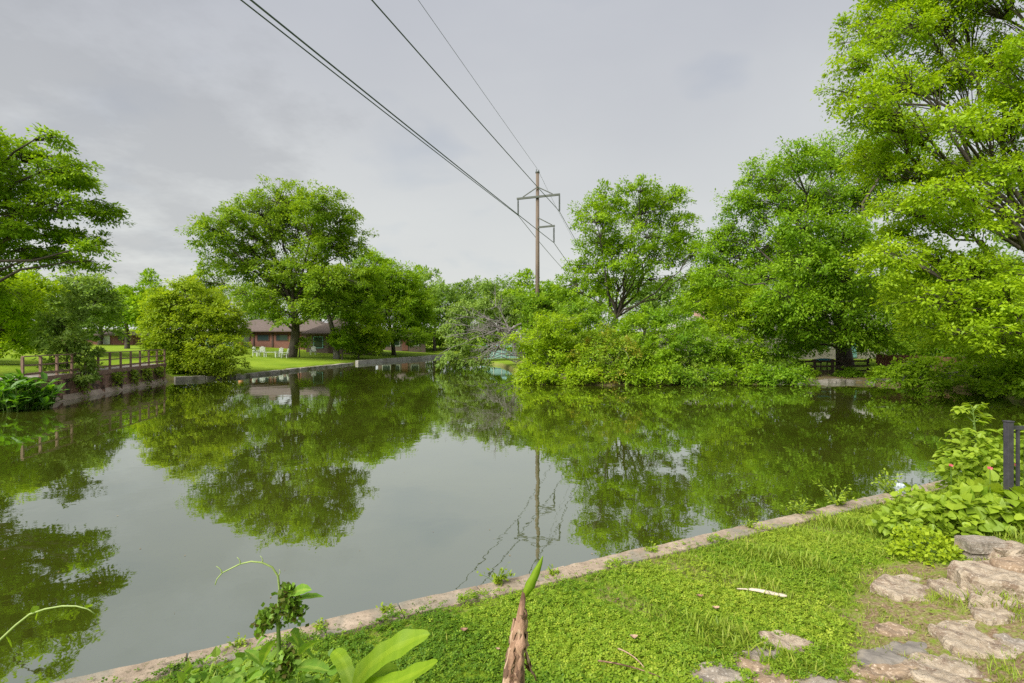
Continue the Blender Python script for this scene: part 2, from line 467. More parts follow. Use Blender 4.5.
def water_mat():
    m, t = new_mat('pond_water')
    L = t.links.new
    tc = N(t, 'ShaderNodeTexCoord')
    mp = N(t, 'ShaderNodeMapping')
    mp.inputs['Scale'].default_value = (1.0, 1.0, 1.0)
    L(tc.outputs['Object'], mp.inputs[0])
    n1 = N(t, 'ShaderNodeTexNoise', inp={'Scale': 1.1, 'Detail': 3.0, 'Roughness': 0.5, 'Distortion': 0.3})
    n2 = N(t, 'ShaderNodeTexNoise', inp={'Scale': 5.5, 'Detail': 2.0, 'Roughness': 0.5})
    L(mp.outputs[0], n1.inputs['Vector']); L(mp.outputs[0], n2.inputs['Vector'])
    # calm and breezy patches
    n3 = N(t, 'ShaderNodeTexNoise', inp={'Scale': 0.09, 'Detail': 2.0})
    L(tc.outputs['Object'], n3.inputs['Vector'])
    r3 = ramp(t, [(0.35, (0.35,) * 3), (0.7, (1.0,) * 3)])
    L(n3.outputs['Fac'], r3.inputs[0])
    ad = N(t, 'ShaderNodeMath', operation='MULTIPLY_ADD', inp={1: 0.14})
    L(n2.outputs['Fac'], ad.inputs[0]); L(n1.outputs['Fac'], ad.inputs[2])
    mu = N(t, 'ShaderNodeMath', operation='MULTIPLY')
    L(ad.outputs[0], mu.inputs[0]); L(r3.outputs[0], mu.inputs[1])
    b = N(t, 'ShaderNodeBump', inp={'Strength': 0.5, 'Distance': 0.010})
    L(mu.outputs[0], b.inputs['Height'])
    fr = N(t, 'ShaderNodeFresnel', inp={'IOR': 2.3})
    L(b.outputs[0], fr.inputs['Normal'])
    fm = N(t, 'ShaderNodeMath', operation='MULTIPLY_ADD', inp={1: 0.72, 2: 0.32})
    L(fr.outputs[0], fm.inputs[0])
    n4 = N(t, 'ShaderNodeTexNoise', inp={'Scale': 0.35, 'Detail': 4.0})
    L(tc.outputs['Object'], n4.inputs['Vector'])
    rd = ramp(t, [(0.35, (0.044, 0.056, 0.005)), (0.65, (0.056, 0.068, 0.008))])
    L(n4.outputs['Fac'], rd.inputs[0])
    di = N(t, 'ShaderNodeBsdfDiffuse')
    L(rd.outputs[0], di.inputs[0])
    gl = N(t, 'ShaderNodeBsdfGlossy', inp={'Roughness': 0.015, 'Color': (0.95, 0.98, 0.98, 1)})
    L(b.outputs[0], gl.inputs['Normal'])
    mx = N(t, 'ShaderNodeMixShader')
    L(fm.outputs[0], mx.inputs[0]); L(di.outputs[0], mx.inputs[1]); L(gl.outputs[0], mx.inputs[2])
    o = N(t, 'ShaderNodeOutputMaterial')
    L(mx.outputs[0], o.inputs[0])
    return m


def ground_mat():
    m, t = new_mat('ground')
    L = t.links.new
    tc = N(t, 'ShaderNodeTexCoord')
    na = N(t, 'ShaderNodeTexNoise', inp={'Scale': 0.35, 'Detail': 5.0, 'Roughness': 0.6})
    nb = N(t, 'ShaderNodeTexNoise', inp={'Scale': 14.0, 'Detail': 6.0, 'Roughness': 0.7})
    nc = N(t, 'ShaderNodeTexNoise', inp={'Scale': 45.0, 'Detail': 4.0, 'Roughness': 0.7})
    for n in (na, nb, nc):
        L(tc.outputs['Object'], n.inputs['Vector'])
    # mown lawn
    r1 = ramp(t, [(0.3, (0.155, 0.255, 0.016)), (0.7, (0.245, 0.345, 0.026))])
    L(na.outputs['Fac'], r1.inputs[0])
    r1b = ramp(t, [(0.3, (0.72, 0.75, 0.7)), (0.7, (1.15, 1.1, 1.1))])
    L(nb.outputs['Fac'], r1b.inputs[0])
    lawn = N(t, 'ShaderNodeMixRGB', blend_type='MULTIPLY', inp={0: 1.0})
    L(r1.outputs[0], lawn.inputs[1]); L(r1b.outputs[0], lawn.inputs[2])
    # trodden earth with litter
    r2 = ramp(t, [(0.3, (0.10, 0.062, 0.036)), (0.52, (0.21, 0.145, 0.09)), (0.72, (0.40, 0.31, 0.21))])
    L(nc.outputs['Fac'], r2.inputs[0])
    at = N(t, 'ShaderNodeAttribute', attribute_name='dirt')
    ad = N(t, 'ShaderNodeMath', operation='MULTIPLY_ADD', inp={1: 1.2, 2: -0.6})
    L(nb.outputs['Fac'], ad.inputs[0])
    ad2 = N(t, 'ShaderNodeMath', operation='ADD', use_clamp=True)
    L(at.outputs['Fac'], ad2.inputs[0]); L(ad.outputs[0], ad2.inputs[1])
    st = ramp(t, [(0.35, (0, 0, 0)), (0.65, (1, 1, 1))])
    L(ad2.outputs[0], st.inputs[0])
    mx = N(t, 'ShaderNodeMixRGB')
    L(st.outputs[0], mx.inputs[0]); L(lawn.outputs[0], mx.inputs[1]); L(r2.outputs[0], mx.inputs[2])
    p = N(t, 'ShaderNodeBsdfPrincipled', inp={'Roughness': 0.95, 'Specular IOR Level': 0.1})
    L(mx.outputs[0], p.inputs['Base Color'])
    b = N(t, 'ShaderNodeBump', inp={'Strength': 0.6, 'Distance': 0.02})
    L(nc.outputs['Fac'], b.inputs['Height']); L(b.outputs[0], p.inputs['Normal'])
    o = N(t, 'ShaderNodeOutputMaterial')
    L(p.outputs[0], o.inputs[0])
    return m


M['water'] = water_mat()
M['ground'] = ground_mat()

# ------------------------------------------------------------------ terrain
WALL_A, WALL_B = np.array([-3.40, 3.86]), np.array([7.70, 9.24])       # water edge of the near wall
WDIR = nrm(WALL_B - WALL_A)
POND = np.array([
    WALL_A - WDIR * 30, WALL_B + WDIR * 6.0, (17.2, 17.0), (22.6, 22.5), (26.0, 28.0), (25.4, 32.0), (24.0, 34.0),
    (19.0, 35.0), (12.0, 33.0), (6.0, 32.2), (1.6, 33.0), (0.4, 40.0), (-0.6, 50.0), (-1.6, 56.0), (-5.0, 63.0),
    (-6.0, 75.0), (-8.0, 92.0), (-12.0, 92.0), (-10.7, 80.5), (-18.3, 59.5), (-19.0, 55.0), (-20.0, 47.5),
    (-21.4, 38.5), (-24.2, 36.0), (-24.6, 35.0), (-21.7, 20.8), (-21.9, 15.0), (-26.0, 4.0), (-38.0, -4.0)])


def pond_sd(x, y):
    """distance to the shoreline, negative in the water"""
    x = np.asarray(x, float); y = np.asarray(y, float)
    best = np.full(x.shape, 1e9)
    inside = np.zeros(x.shape, bool)
    n = len(POND)
    for i in range(n):
        ax, ay = POND[i]; bx, by = POND[(i + 1) % n]
        ex, ey = bx - ax, by - ay
        tt = np.clip(((x - ax) * ex + (y - ay) * ey) / (ex * ex + ey * ey), 0, 1)
        best = np.minimum(best, np.hypot(x - ax - tt * ex, y - ay - tt * ey))
        cr = ((ay > y) != (by > y)) & (x < (bx - ax) * (y - ay) / (by - ay + 1e-12) + ax)
        inside ^= cr
    return np.where(inside, -best, best)


def sst(a, b, v):
    t_ = np.clip((v - a) / (b - a), 0, 1)
    return t_ * t_ * (3 - 2 * t_)


def height(x, y):
    x = np.asarray(x, float); y = np.asarray(y, float)
    sd = pond_sd(x, y)
    wob = 0.05 * np.sin(x * 0.9 + 1.3) * np.sin(y * 0.8 + .4) + 0.02 * np.sin(x * 3.1 + y * 1.7) * np.sin(y * 2.7 - x)
    # near bank
    zn = 0.385 + 0.045 * np.clip(sd, 0, 9) + wob * sst(0.3, 1.5, sd)
    zn = zn + 0.36 * sst(2.6, 6.2, x) * sst(0.8, 2.6, sd)
    zn = zn * 1.0 + (1.30 - zn) * sst(2.7, 0.9, y)
    zf_left = 0.26 + 0.068 * np.clip(sd - 0.4, 0, 22)
    zf_board = 1.12 + 0.012 * np.clip(sd, 0, 30)
    kb = sst(37.0, 35.2, y) * sst(0, -12, x)
    zl = zf_left * (1 - kb) + zf_board * kb
    zr = 0.30 + 0.035 * np.clip(sd, 0, 30)
    kl = sst(-4.0, -9.0, x + 0 * y)
    zf = zl * kl + zr * (1 - kl)
    knear = sst(14.0, 11.0, y) * sst(-16, -10, x)
    z = zn * knear + zf * (1 - knear)
    z = z + 0.02 * np.clip(np.hypot(x, y) - 90, 0, 400)
    edge = np.where(knear > 0.5, 0.20, 0.35)
    under = np.clip(-1.2 + (sd + 0.35) * 6, -1.2, -0.25)
    k = np.clip((sd - edge * 0.4) / (edge * 0.5), 0, 1)
    return under * (1 - k) + z * k


def hz(x, y):
    return float(height(np.array([x]), np.array([y]))[0])


def on_ground(px, py, lift=0.0):
    """where the ray through a pixel meets the ground"""
    d = np.concatenate([np.linspace(2.6, 14, 2400), np.linspace(14, 140, 2600)])
    x = (px - 512.0) / F * d
    z = CAM_Z - (py - HY) / F * d
    h = np.maximum(height(x, d), 0) + lift
    i = np.argmax(z <= h)
    return np.array([x[i], d[i], h[i] - lift])


def vnoise(x, y, s, k=0.0):
    return .5 + .25 * np.sin(x * s + 1.7 + k) * np.sin(y * s * 1.1 + .6 - k) + .25 * np.sin(x * s * 2.3 + y * s * 1.9 + k * 2)


def build_ground():
    def axis(lo, hi, fine, mid_lo, mid_hi, mid):
        a = list(np.arange(lo, hi + 1e-6, fine))
        v = lo
        while v > mid_lo: v -= mid; a.append(v)
        s = mid
        while v > -1600: s *= 1.3; v -= s; a.append(v)
        v = hi
        while v < mid_hi: v += mid; a.append(v)
        s = mid
        while v < 1600: s *= 1.3; v += s; a.append(v)
        return np.array(sorted(a))
    xs = axis(-6.0, 9.5, 0.09, -45, 45, 0.5)
    ys = axis(0.0, 11.5, 0.09, -10, 96, 0.5)
    X, Y = np.meshgrid(xs, ys)
    Z = height(X, Y)
    nx, ny = len(xs), len(ys)
    V = np.stack([X.ravel(), Y.ravel(), Z.ravel()], 1)
    i, j = np.meshgrid(np.arange(nx - 1), np.arange(ny - 1))
    a = (j * nx + i).ravel()
    loops = np.stack([a, a + 1, a + nx + 1, a + nx], 1).ravel()
    starts = np.arange(len(a)) * 4
    x, y = V[:, 0], V[:, 1]
    sd = pond_sd(x, y)
    dirt = path_mask(x, y) * 0.57
    dirt = np.maximum(dirt, 0.42 * sst(0.9, 0.3, sd) * (y < 12) * (x < 10))
    dirt = np.maximum(dirt, .5 * sst(.55, .8, vnoise(x, y, 1.7)) * sst(.1, 1.0, x) * (y < 12))
    # bare soil under the far shrubs
    dirt = np.maximum(dirt, 0.62 * sst(26, 30, y) * sst(-2, 2, x) * sst(9.0, 3.0, sd))
    dirt = np.maximum(dirt, 0.55 * sst(0.8, 0.2, sd) * (y > 12))
    o = mesh_arrays('ground', V, loops, starts, M['ground'], smooth=True, vattr={'dirt': dirt})
    props(o, kind='structure')
    return o


# centre line of the stone path, coming up from the lower middle to the slab at the right
def path_mask(x, y):
    a = np.array([2.0, 3.45]); b = np.array([3.6, 4.3]); c = np.array([4.6, 5.2])
    best = np.full(np.shape(x), 1e9)
    for p, q, w in ((np.array([1.0, 2.9]), np.array([3.9, 3.5]), 0.36), (np.array([3.0, 3.5]), np.array([4.0, 4.9]), 0.62), (np.array([3.6, 3.2]), np.array([5.0, 4.8]), 0.6)):
        e = q - p
        tt = np.clip(((x - p[0]) * e[0] + (y - p[1]) * e[1]) / (e @ e), 0, 1)
        best = np.minimum(best, np.hypot(x - p[0] - tt * e[0], y - p[1] - tt * e[1]) - w)
    return sst(0.22, -0.15, best)


build_ground()
wv = np.array([(-90, -40, 0), (70, -40, 0), (70, 100, 0), (-90, 100, 0)], float)
props(mesh_arrays('water', wv, [0, 1, 2, 3], [0], M['water']), kind='structure')


# ------------------------------------------------------------------ foliage
# leaf templates: x along the leaf, y across, z up
def template(kind):
    if kind == 'rhomb':
        return np.array([(0, 0, 0), (.45, .26, 0), (1, 0, 0), (.45, -.26, 0)]), [(0, 1, 2, 3)]
    if kind == 'broad':      # heart shaped, folded on the midrib
        v = [(0, 0, 0), (.12, .33, .05), (.42, .46, .07), (.76, .26, .02), (1.05, 0, -.10), (.76, -.26, .02), (.42, -.46, .07), (.12, -.33, .05), (.45, 0, -.02)]
        return np.array(v), [(0, 8, 2, 1), (8, 4, 3, 2), (0, 7, 6, 8), (8, 6, 5, 4)]
    if kind == 'clover':
        v, f = [], []
        for a in (0.3, 2.4, 4.5):
            b = len(v)
            for rr, da, z in ((0.03, 0, 0), (.36, .62, .07), (.52, .35, .05), (.46, 0, .0), (.52, -.35, .05), (.36, -.62, .07)):
                v.append((rr * math.cos(a + da), rr * math.sin(a + da), z))
            f.append(tuple(range(b, b + 6)))
        return np.array(v), f
    if kind == 'blade':
        v = [(0, .035, 0), (0, -.035, 0), (.5, -.03, .10), (.5, .03, .10), (.85, .012, .02), (.85, -.012, .02), (1.0, 0, -.10)]
        return np.array(v), [(0, 1, 2, 3), (3, 2, 5, 4), (4, 5, 6)]
    if kind == 'lance':      # pointed long leaf, arching
        v = [(0, 0, 0), (.25, .10, .08), (.6, .115, .10), (1, 0, -.06), (.6, -.115, .10), (.25, -.10, .08), (.25, 0, .04), (.6, 0, .05)]
        return np.array(v), [(0, 6, 1), (6, 7, 2, 1), (7, 3, 2), (0, 5, 6), (6, 5, 4, 7), (7, 4, 3)]
    raise KeyError(kind)


def scatter(name, kind, Pp, A, Nn, S, tint, mat, parent=None, origin=None, smooth=False, width=1.0):
    T, Fc = template(kind)
    A = nrm(A)
    B = nrm(np.cross(Nn, A))
    C = np.cross(A, B)
    n, k = len(Pp), len(T)
    S = np.broadcast_to(np.asarray(S, float), (n,))
    V = Pp[:, None, :] + S[:, None, None] * (T[None, :, 0:1] * A[:, None, :] + width * T[None, :, 1:2] * B[:, None, :] + T[None, :, 2:3] * C[:, None, :])
    V = V.reshape(-1, 3)
    tl = np.concatenate([np.array(f) for f in Fc])
    loops = (tl[None, :] + (np.arange(n) * k)[:, None]).ravel()
    lens = np.array([len(f) for f in Fc])
    st = np.concatenate([[0], np.cumsum(lens)[:-1]])
    starts = (st[None, :] + (np.arange(n) * len(tl))[:, None]).ravel()
    ti = np.repeat(np.clip(tint, 0, 1), len(Fc))
    return mesh_arrays(name, V, loops, starts, mat, parent, tint=ti, origin=origin, smooth=smooth)


def bez(p0, p1, p2, n):
    t_ = np.linspace(0, 1, n)[:, None]
    return (1 - t_) ** 2 * p0 + 2 * t_ * (1 - t_) * p1 + t_ ** 2 * p2


COV = 2.6


def grow(seed, base, fork, trunk_r, lobes, leaf, clump, limb_k=1.0, ragged=1.0, tilt=0.42, cov=40.0, flat=0.45, droop=0.25, shell=0.5, per=64, bend=0.3, kind='rhomb', up=1.0, twig=0.5):
    """limbs from a trunk to every lobe of the crown, twigs to every clump, leaves round every clump.
    lobes: (centre, rx, ry, rz).  Returns (wood MB, leaf positions, axes, normals, sizes, tints)"""
    g = np.random.default_rng(seed)
    wood = MB()
    base = np.asarray(base, float); fork = np.asarray(fork, float)
    mid = (base + fork) / 2 + g.normal(0, 0.06, 3) * np.linalg.norm(fork - base) * np.array([1, 1, 0])
    tr = bez(base + np.array([0, 0, -0.3]), mid, fork, 9)
    rr = trunk_r * np.array([1.45, 1.15, 1.02, .95, .9, .85, .8, .74, .68])
    wood.tube(tr, rr, 9)
    PP, AA, NN, SS, TT = [], [], [], [], []
    for (c, rx, ry, rz) in lobes:
        c = np.asarray(c, float)
        hd = np.hypot(*(c - fork)[:2])
        want = c[2] - 0.45 * hd - rz * 0.3
        i = int(np.argmin(np.abs(tr[3:, 2] - want))) + 3
        s = tr[i]
        ctrl = s * 0.5 + c * 0.5 + np.array([0, 0, bend * np.linalg.norm(c - s) * 0.5]) + g.normal(0, 0.10, 3) * np.linalg.norm(c - s)
        limb = bez(s, ctrl, c + nrm(c - s) * rx * 0.3, 9)
        limb[1:-1] += g.normal(0, 0.02, (7, 3)) * np.linalg.norm(c - s)
        r0 = limb_k * trunk_r * min(0.62, 0.26 + 0.05 * math.sqrt(rx * rz))
        wood.tube(limb, r0 * np.linspace(1, 0.16, 9), 6, cap=False)
        nl = COV * cov * rx * rz / leaf ** 2
        nc = max(4, int(nl / per))
        dirs = nrm(g.normal(0, 1, (nc, 3)))
        ph = g.uniform(0, 6.28, 6)
        lump = 1 + ragged * (0.16 * np.sin(dirs[:, 0] * 4 + ph[0]) * np.sin(dirs[:, 1] * 4 + ph[1]) + 0.14 * np.sin(dirs[:, 2] * 6 + ph[2]) + 0.10 * np.sin(dirs[:, 0] * 9 + ph[3])) + ragged * 0.06 * g.normal(0, 1, nc)
        rad = (shell + (1.05 - shell) * np.sqrt(g.uniform(0, 1, nc))) * lump
        cp = c + dirs * rad[:, None] * np.array([rx, ry, rz])
        low = dirs[:, 2] < -0.55
        keep = ~(low & (g.uniform(0, 1, nc) < 0.55))
        cp, dirs = cp[keep], dirs[keep]
        nc = len(cp)
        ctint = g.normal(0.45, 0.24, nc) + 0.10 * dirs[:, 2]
        for k in range(nc):
            if g.uniform() > twig:
                continue
            j = int(np.argmin(np.linalg.norm(limb - cp[k], axis=1)))
            j = max(2, min(j, 8) - 1)
            a, b = limb[j], cp[k]
            ln = np.linalg.norm(b - a)
            m_ = (a + b) / 2 + np.array([0, 0, 0.12 * ln]) + g.normal(0, .06, 3) * ln
            wood.tube(bez(a, m_, b, 4), np.array([0.5, .38, .25, .12]) * r0 * 0.30 + 0.008, 3, cap=False)
        cnt = np.maximum(4, (per * g.uniform(0.35, 1.65, nc) * np.where(g.uniform(0, 1, nc) < .07, .15, 1)).astype(int))
        idx = np.repeat(np.arange(nc), cnt)
        n = len(idx)
        cs = clump * g.uniform(0.5, 1.4, nc)
        q = nrm(g.normal(0, 1, (n, 3))) * (g.uniform(0, 1, n) ** 0.45)[:, None]
        hang = np.stack([dirs[idx, 0] * 0.35, dirs[idx, 1] * 0.35], 1)          # outer edge of a spray hangs a little
        off = q * cs[idx][:, None] * np.array([1, 1, flat])
        off[:, 2] -= droop * cs[idx] * ((q[:, 0] ** 2 + q[:, 1] ** 2)) + (off[:, 0] * hang[:, 0] + off[:, 1] * hang[:, 1]) * 0.6
        tr_ = g.normal(0, tilt, (nc, 2))
        off[:, 2] += off[:, 0] * tr_[idx, 0] + off[:, 1] * tr_[idx, 1]
        p = cp[idx] + off
        a = q * np.array([1, 1, 0.4]) + dirs[idx] * 0.4 + g.normal(0, 0.45, (n, 3)) + np.array([0, 0, -droop])
        nn = np.array([0, 0, up]) + dirs[idx] * 0.45 + g.normal(0, 0.42, (n, 3))
        PP.append(p); AA.append(a); NN.append(nn)
        SS.append(leaf * g.uniform(0.45, 1.5, n))
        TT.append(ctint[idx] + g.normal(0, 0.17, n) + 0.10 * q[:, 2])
    return wood, np.concatenate(PP), np.concatenate(AA), np.concatenate(NN), np.concatenate(SS), np.concatenate(TT)


_seed = [100]


def plant(name, label, cat, d, base, fork, trunk_r, lobes, mat, leaf, clump, group=None, bark='bark', parts=('trunk', 'crown'), spread=0.5, basez=None, **kw):
    """a tree or shrub laid out from what is seen at distance d: base / fork / lobes (px, py, rx, rz [, nearer or farther by dd])"""
    _seed[0] += 1
    g = np.random.default_rng(_seed[0])
    bx = (base[0] - 512) / F * d
    bz = hz(bx, d) if basez is None else basez
    b = np.array([bx, d, bz])
    fk = P(fork[0], fork[1], d)
    ls = []
    xs = np.array([l[0] for l in lobes])
    half = max(1.0, (max(l[0] + l[2] for l in lobes) - min(l[0] - l[2] for l in lobes)) / 2 / F * d)
    for l in lobes:
        dd = l[4] if len(l) > 4 else float(g.uniform(-1, 1)) * spread * half
        D = d + dd
        rx, rz = l[2] / F * D, l[3] / F * D
        ls.append((P(l[0], l[1], D), rx, (rx + rz) / 2 * 1.05, rz))
    wood, p, a, n, s, t_ = grow(_seed[0], b, fk, trunk_r, ls, leaf, clump, **kw)
    low = height(p[:, 0], p[:, 1])
    ok = p[:, 2] > np.maximum(low, 0.0) + 0.06
    root = empty(name, b, label, cat, group)
    wood.build(parts[0], M[bark], root, smooth=True)
    scatter(parts[1], kw.get('kind', 'rhomb'), p[ok], a[ok], n[ok], s[ok], t_[ok], M[mat], root)
    return root


# ------------------------------------------------------------------ far left bank: lawn wall, concrete wall, boardwalk
def strip_wall(name, pts, w, z0, z1, mat, label, cat, seg=1.0, rough=0.03, seed=1, group=None):
    """a low masonry wall along a line of ground points, in short blocks with uneven tops"""
    g = np.random.default_rng(seed)
    mb = MB()
    pts = [np.asarray(p, float) for p in pts]
    for a, b in zip(pts[:-1], pts[1:]):
        ln = np.linalg.norm(b - a)
        n = max(1, int(round(ln / seg)))
        e = (b - a) / ln
        rz = math.atan2(e[1], e[0])
        cuts = np.linspace(0, ln, n + 1)
        for k in range(n):
            c = a + e * (cuts[k] + cuts[k + 1]) / 2
            hh = z1 + g.normal(0, rough)
            mb.box((c[0] + g.normal(0, rough), c[1] + g.normal(0, rough), (z0 + hh) / 2), (cuts[k + 1] - cuts[k] - 0.02, w * g.uniform(.9, 1.1), hh - z0), rz + g.normal(0, rough * .6))
    o = mb.build(name, M[mat], origin=(pts[0][0], pts[0][1], 0), bevel=0.02)
    props(o, label, cat, group)
    return o


strip_wall('stone_edging', [(-23.6, 35.9), (-21.0, 38.6), (-19.85, 47.5), (-18.85, 55.0), (-18.3, 58.6)], 0.5, -0.6, 0.22, 'edging',
           'low rough pale stone edging between the chartreuse tree and the far concrete wall', 'stone edging', 1.5, 0.025, 3)
strip_wall('concrete_wall', [(-18.0, 59.4), (-10.4, 80.6)], 0.45, -0.6, 0.40, 'concrete',
           'long pale concrete retaining wall at the far end of the lawn', 'retaining wall', 5.5, 0.01, 4)
strip_wall('concrete_wall', [(-10.0, 81.6), (-10.9, 91.0)], 0.45, -0.6, 0.40, 'concrete',
           'short farthest stretch of pale retaining wall beside the leaning tree', 'retaining wall', 4.0, 0.01, 5)


def boardwalk():
    A, B = np.array([-21.15, 22.0, 0]), np.array([-24.0, 35.2, 0])
    e = nrm(B - A); ln = np.linalg.norm(B - A)
    s = np.array([e[1], -e[0], 0])               # towards the water
    root = empty('boardwalk', (*(A + B)[:2] / 2, 1.15), 'weathered timber boardwalk with brown post railing over the left bank', 'boardwalk')
    mb = MB()
    n = int(ln / 0.15)
    for k in range(n):
        c = A + e * (k + 0.5) * ln / n - s * 0.62
        mb.box((c[0], c[1], 1.225), (ln / n - 0.012, 1.6, 0.045), math.atan2(e[1], e[0]))
    mb.build('deck', M['deck'], root)
    mb = MB()
    mb.beam(A + s * 0.20 + [0, 0, 1.14], B + s * 0.20 + [0, 0, 1.14], 0.05, 0.24)
    mb.build('fascia', M['timber'], root)
    top = MB(); top.beam(A + s * 0.1 + [0, 0, 2.20], B + s * 0.1 + [0, 0, 2.20], 0.11, 0.045)
    top.build('handrail', M['timber'], root)
    low = MB(); low.beam(A + s * 0.1 + [0, 0, 1.42], B + s * 0.1 + [0, 0, 1.42], 0.05, 0.10)
    low.build('lower_rail', M['timber'], root)
    mid_ = MB(); mid_.beam(A + s * 0.1 + [0, 0, 1.80], B + s * 0.1 + [0, 0, 1.80], 0.035, 0.06)
    mid_.build('middle_rail', M['timber'], root)
    for k in range(13):
        c = A + e * (ln * k / 12) + s * 0.1
        MB().box((c[0], c[1], 1.70), (0.09, 0.09, 0.94), math.atan2(e[1], e[0])).build('post', M['timber'], root)
    # bulkhead under it
    r2 = empty('bulkhead', (*(A + B)[:2] / 2, 0), 'rust brown plank bulkhead with piles and a stained concrete toe under the boardwalk', 'retaining wall')
    mb = MB()
    n = 24
    for k in range(n):
        c = A + e * (k + .5) * ln / n + s * 0.13
        mb.box((c[0], c[1], 0.52), (ln / n - 0.01, 0.08, 1.0), math.atan2(e[1], e[0]))
    mb.build('planking', M['bulkhead'], r2)
    for k in range(8):
        c = A + e * (ln * (k + .3) / 7.6) + s * 0.20
        MB().tube([(c[0], c[1], -0.8), (c[0], c[1], 1.02)], [0.11, 0.10], 8).build('pile', M['bulkhead'], r2)
    mb = MB()
    a0, b0 = A + s * 0.0, B + s * 0.0
    for k in range(6):
        p, q = a0 + (b0 - a0) * k / 6, a0 + (b0 - a0) * (k + 1) / 6 - e * 0.02
        w = [(p + s * .17), (q + s * .17), (q + s * .33), (p + s * .33)]
        vs = [w[0] + [0, 0, .26], w[1] + [0, 0, .26], w[2] + [0, 0, .02], w[3] + [0, 0, .02], w[0] + [0, 0, -.8], w[1] + [0, 0, -.8], w[2] + [0, 0, -.8], w[3] + [0, 0, -.8]]
        mb.add(vs, [(0, 3, 2, 1), (3, 7, 6, 2), (0, 1, 5, 4), (1, 2, 6, 5), (0, 4, 7, 3), (4, 5, 6, 7)])
    mb.build('toe', M['toe'], r2)
    return A, B, e, s, ln


BW = boardwalk()

# ------------------------------------------------------------------ houses
def gable_house(name, label, c, w, dp, hgt, rh, rz, wall, roof, over=0.5, cat='house', hip=True):
    """long low house: walls, hipped roof with eaves"""
    root = empty(name, c, label, cat)
    c = np.asarray(c, float)
    ca, sa = math.cos(rz), math.sin(rz)
    T = lambda x, y, z: c + np.array([x * ca - y * sa, x * sa + y * ca, z])
    mb = MB()
    mb.box(T(0, 0, hgt / 2 - 0.2), (w, dp, hgt + 0.4), rz)
    mb.build('wall', M[wall], root)
    W, D = w / 2 + over, dp / 2 + over
    k = D * (0.9 if hip else 0.0)
    mb = MB()
    vs = [T(-W, -D, hgt), T(W, -D, hgt), T(W, D, hgt), T(-W, D, hgt), T(-W + k, 0, hgt + rh), T(W - k, 0, hgt + rh),
          T(-W, -D, hgt - .16), T(W, -D, hgt - .16), T(W, D, hgt - .16), T(-W, D, hgt - .16)]
    mb.add(vs, [(0, 1, 5, 4), (2, 3, 4, 5), (1, 2, 5), (3, 0, 4), (0, 6, 7, 1), (1, 7, 8, 2), (2, 8, 9, 3), (3, 9, 6, 0), (9, 8, 7, 6)])
    mb.build('roof', M[roof], root)
    return root, T


def window(root, T, x, z, w, h, y, frame='white', glass='glass'):
    """a framed pane standing on the wall face at local y (facing -y)"""
    fr = MB()
    t = 0.09
    a, b = T(0, 0, 0), T(1, 0, 0)
    rz = math.atan2(b[1] - a[1], b[0] - a[0])
    fr.box(T(x - w / 2, y - .03, z), (t, .08, h), rz).box(T(x + w / 2, y - .03, z), (t, .08, h), rz)
    fr.box(T(x, y - .03, z + h / 2 - t / 2), (w - t, .08, t), rz).box(T(x, y - .03, z - h / 2 + t / 2), (w - t, .08, t), rz)
    f = fr.build('window', M[frame], root)
    pn = MB(); pn.box(T(x, y - .02, z), (w - t, .04, h - 2 * t), rz)
    pn.build('pane', M[glass], f)


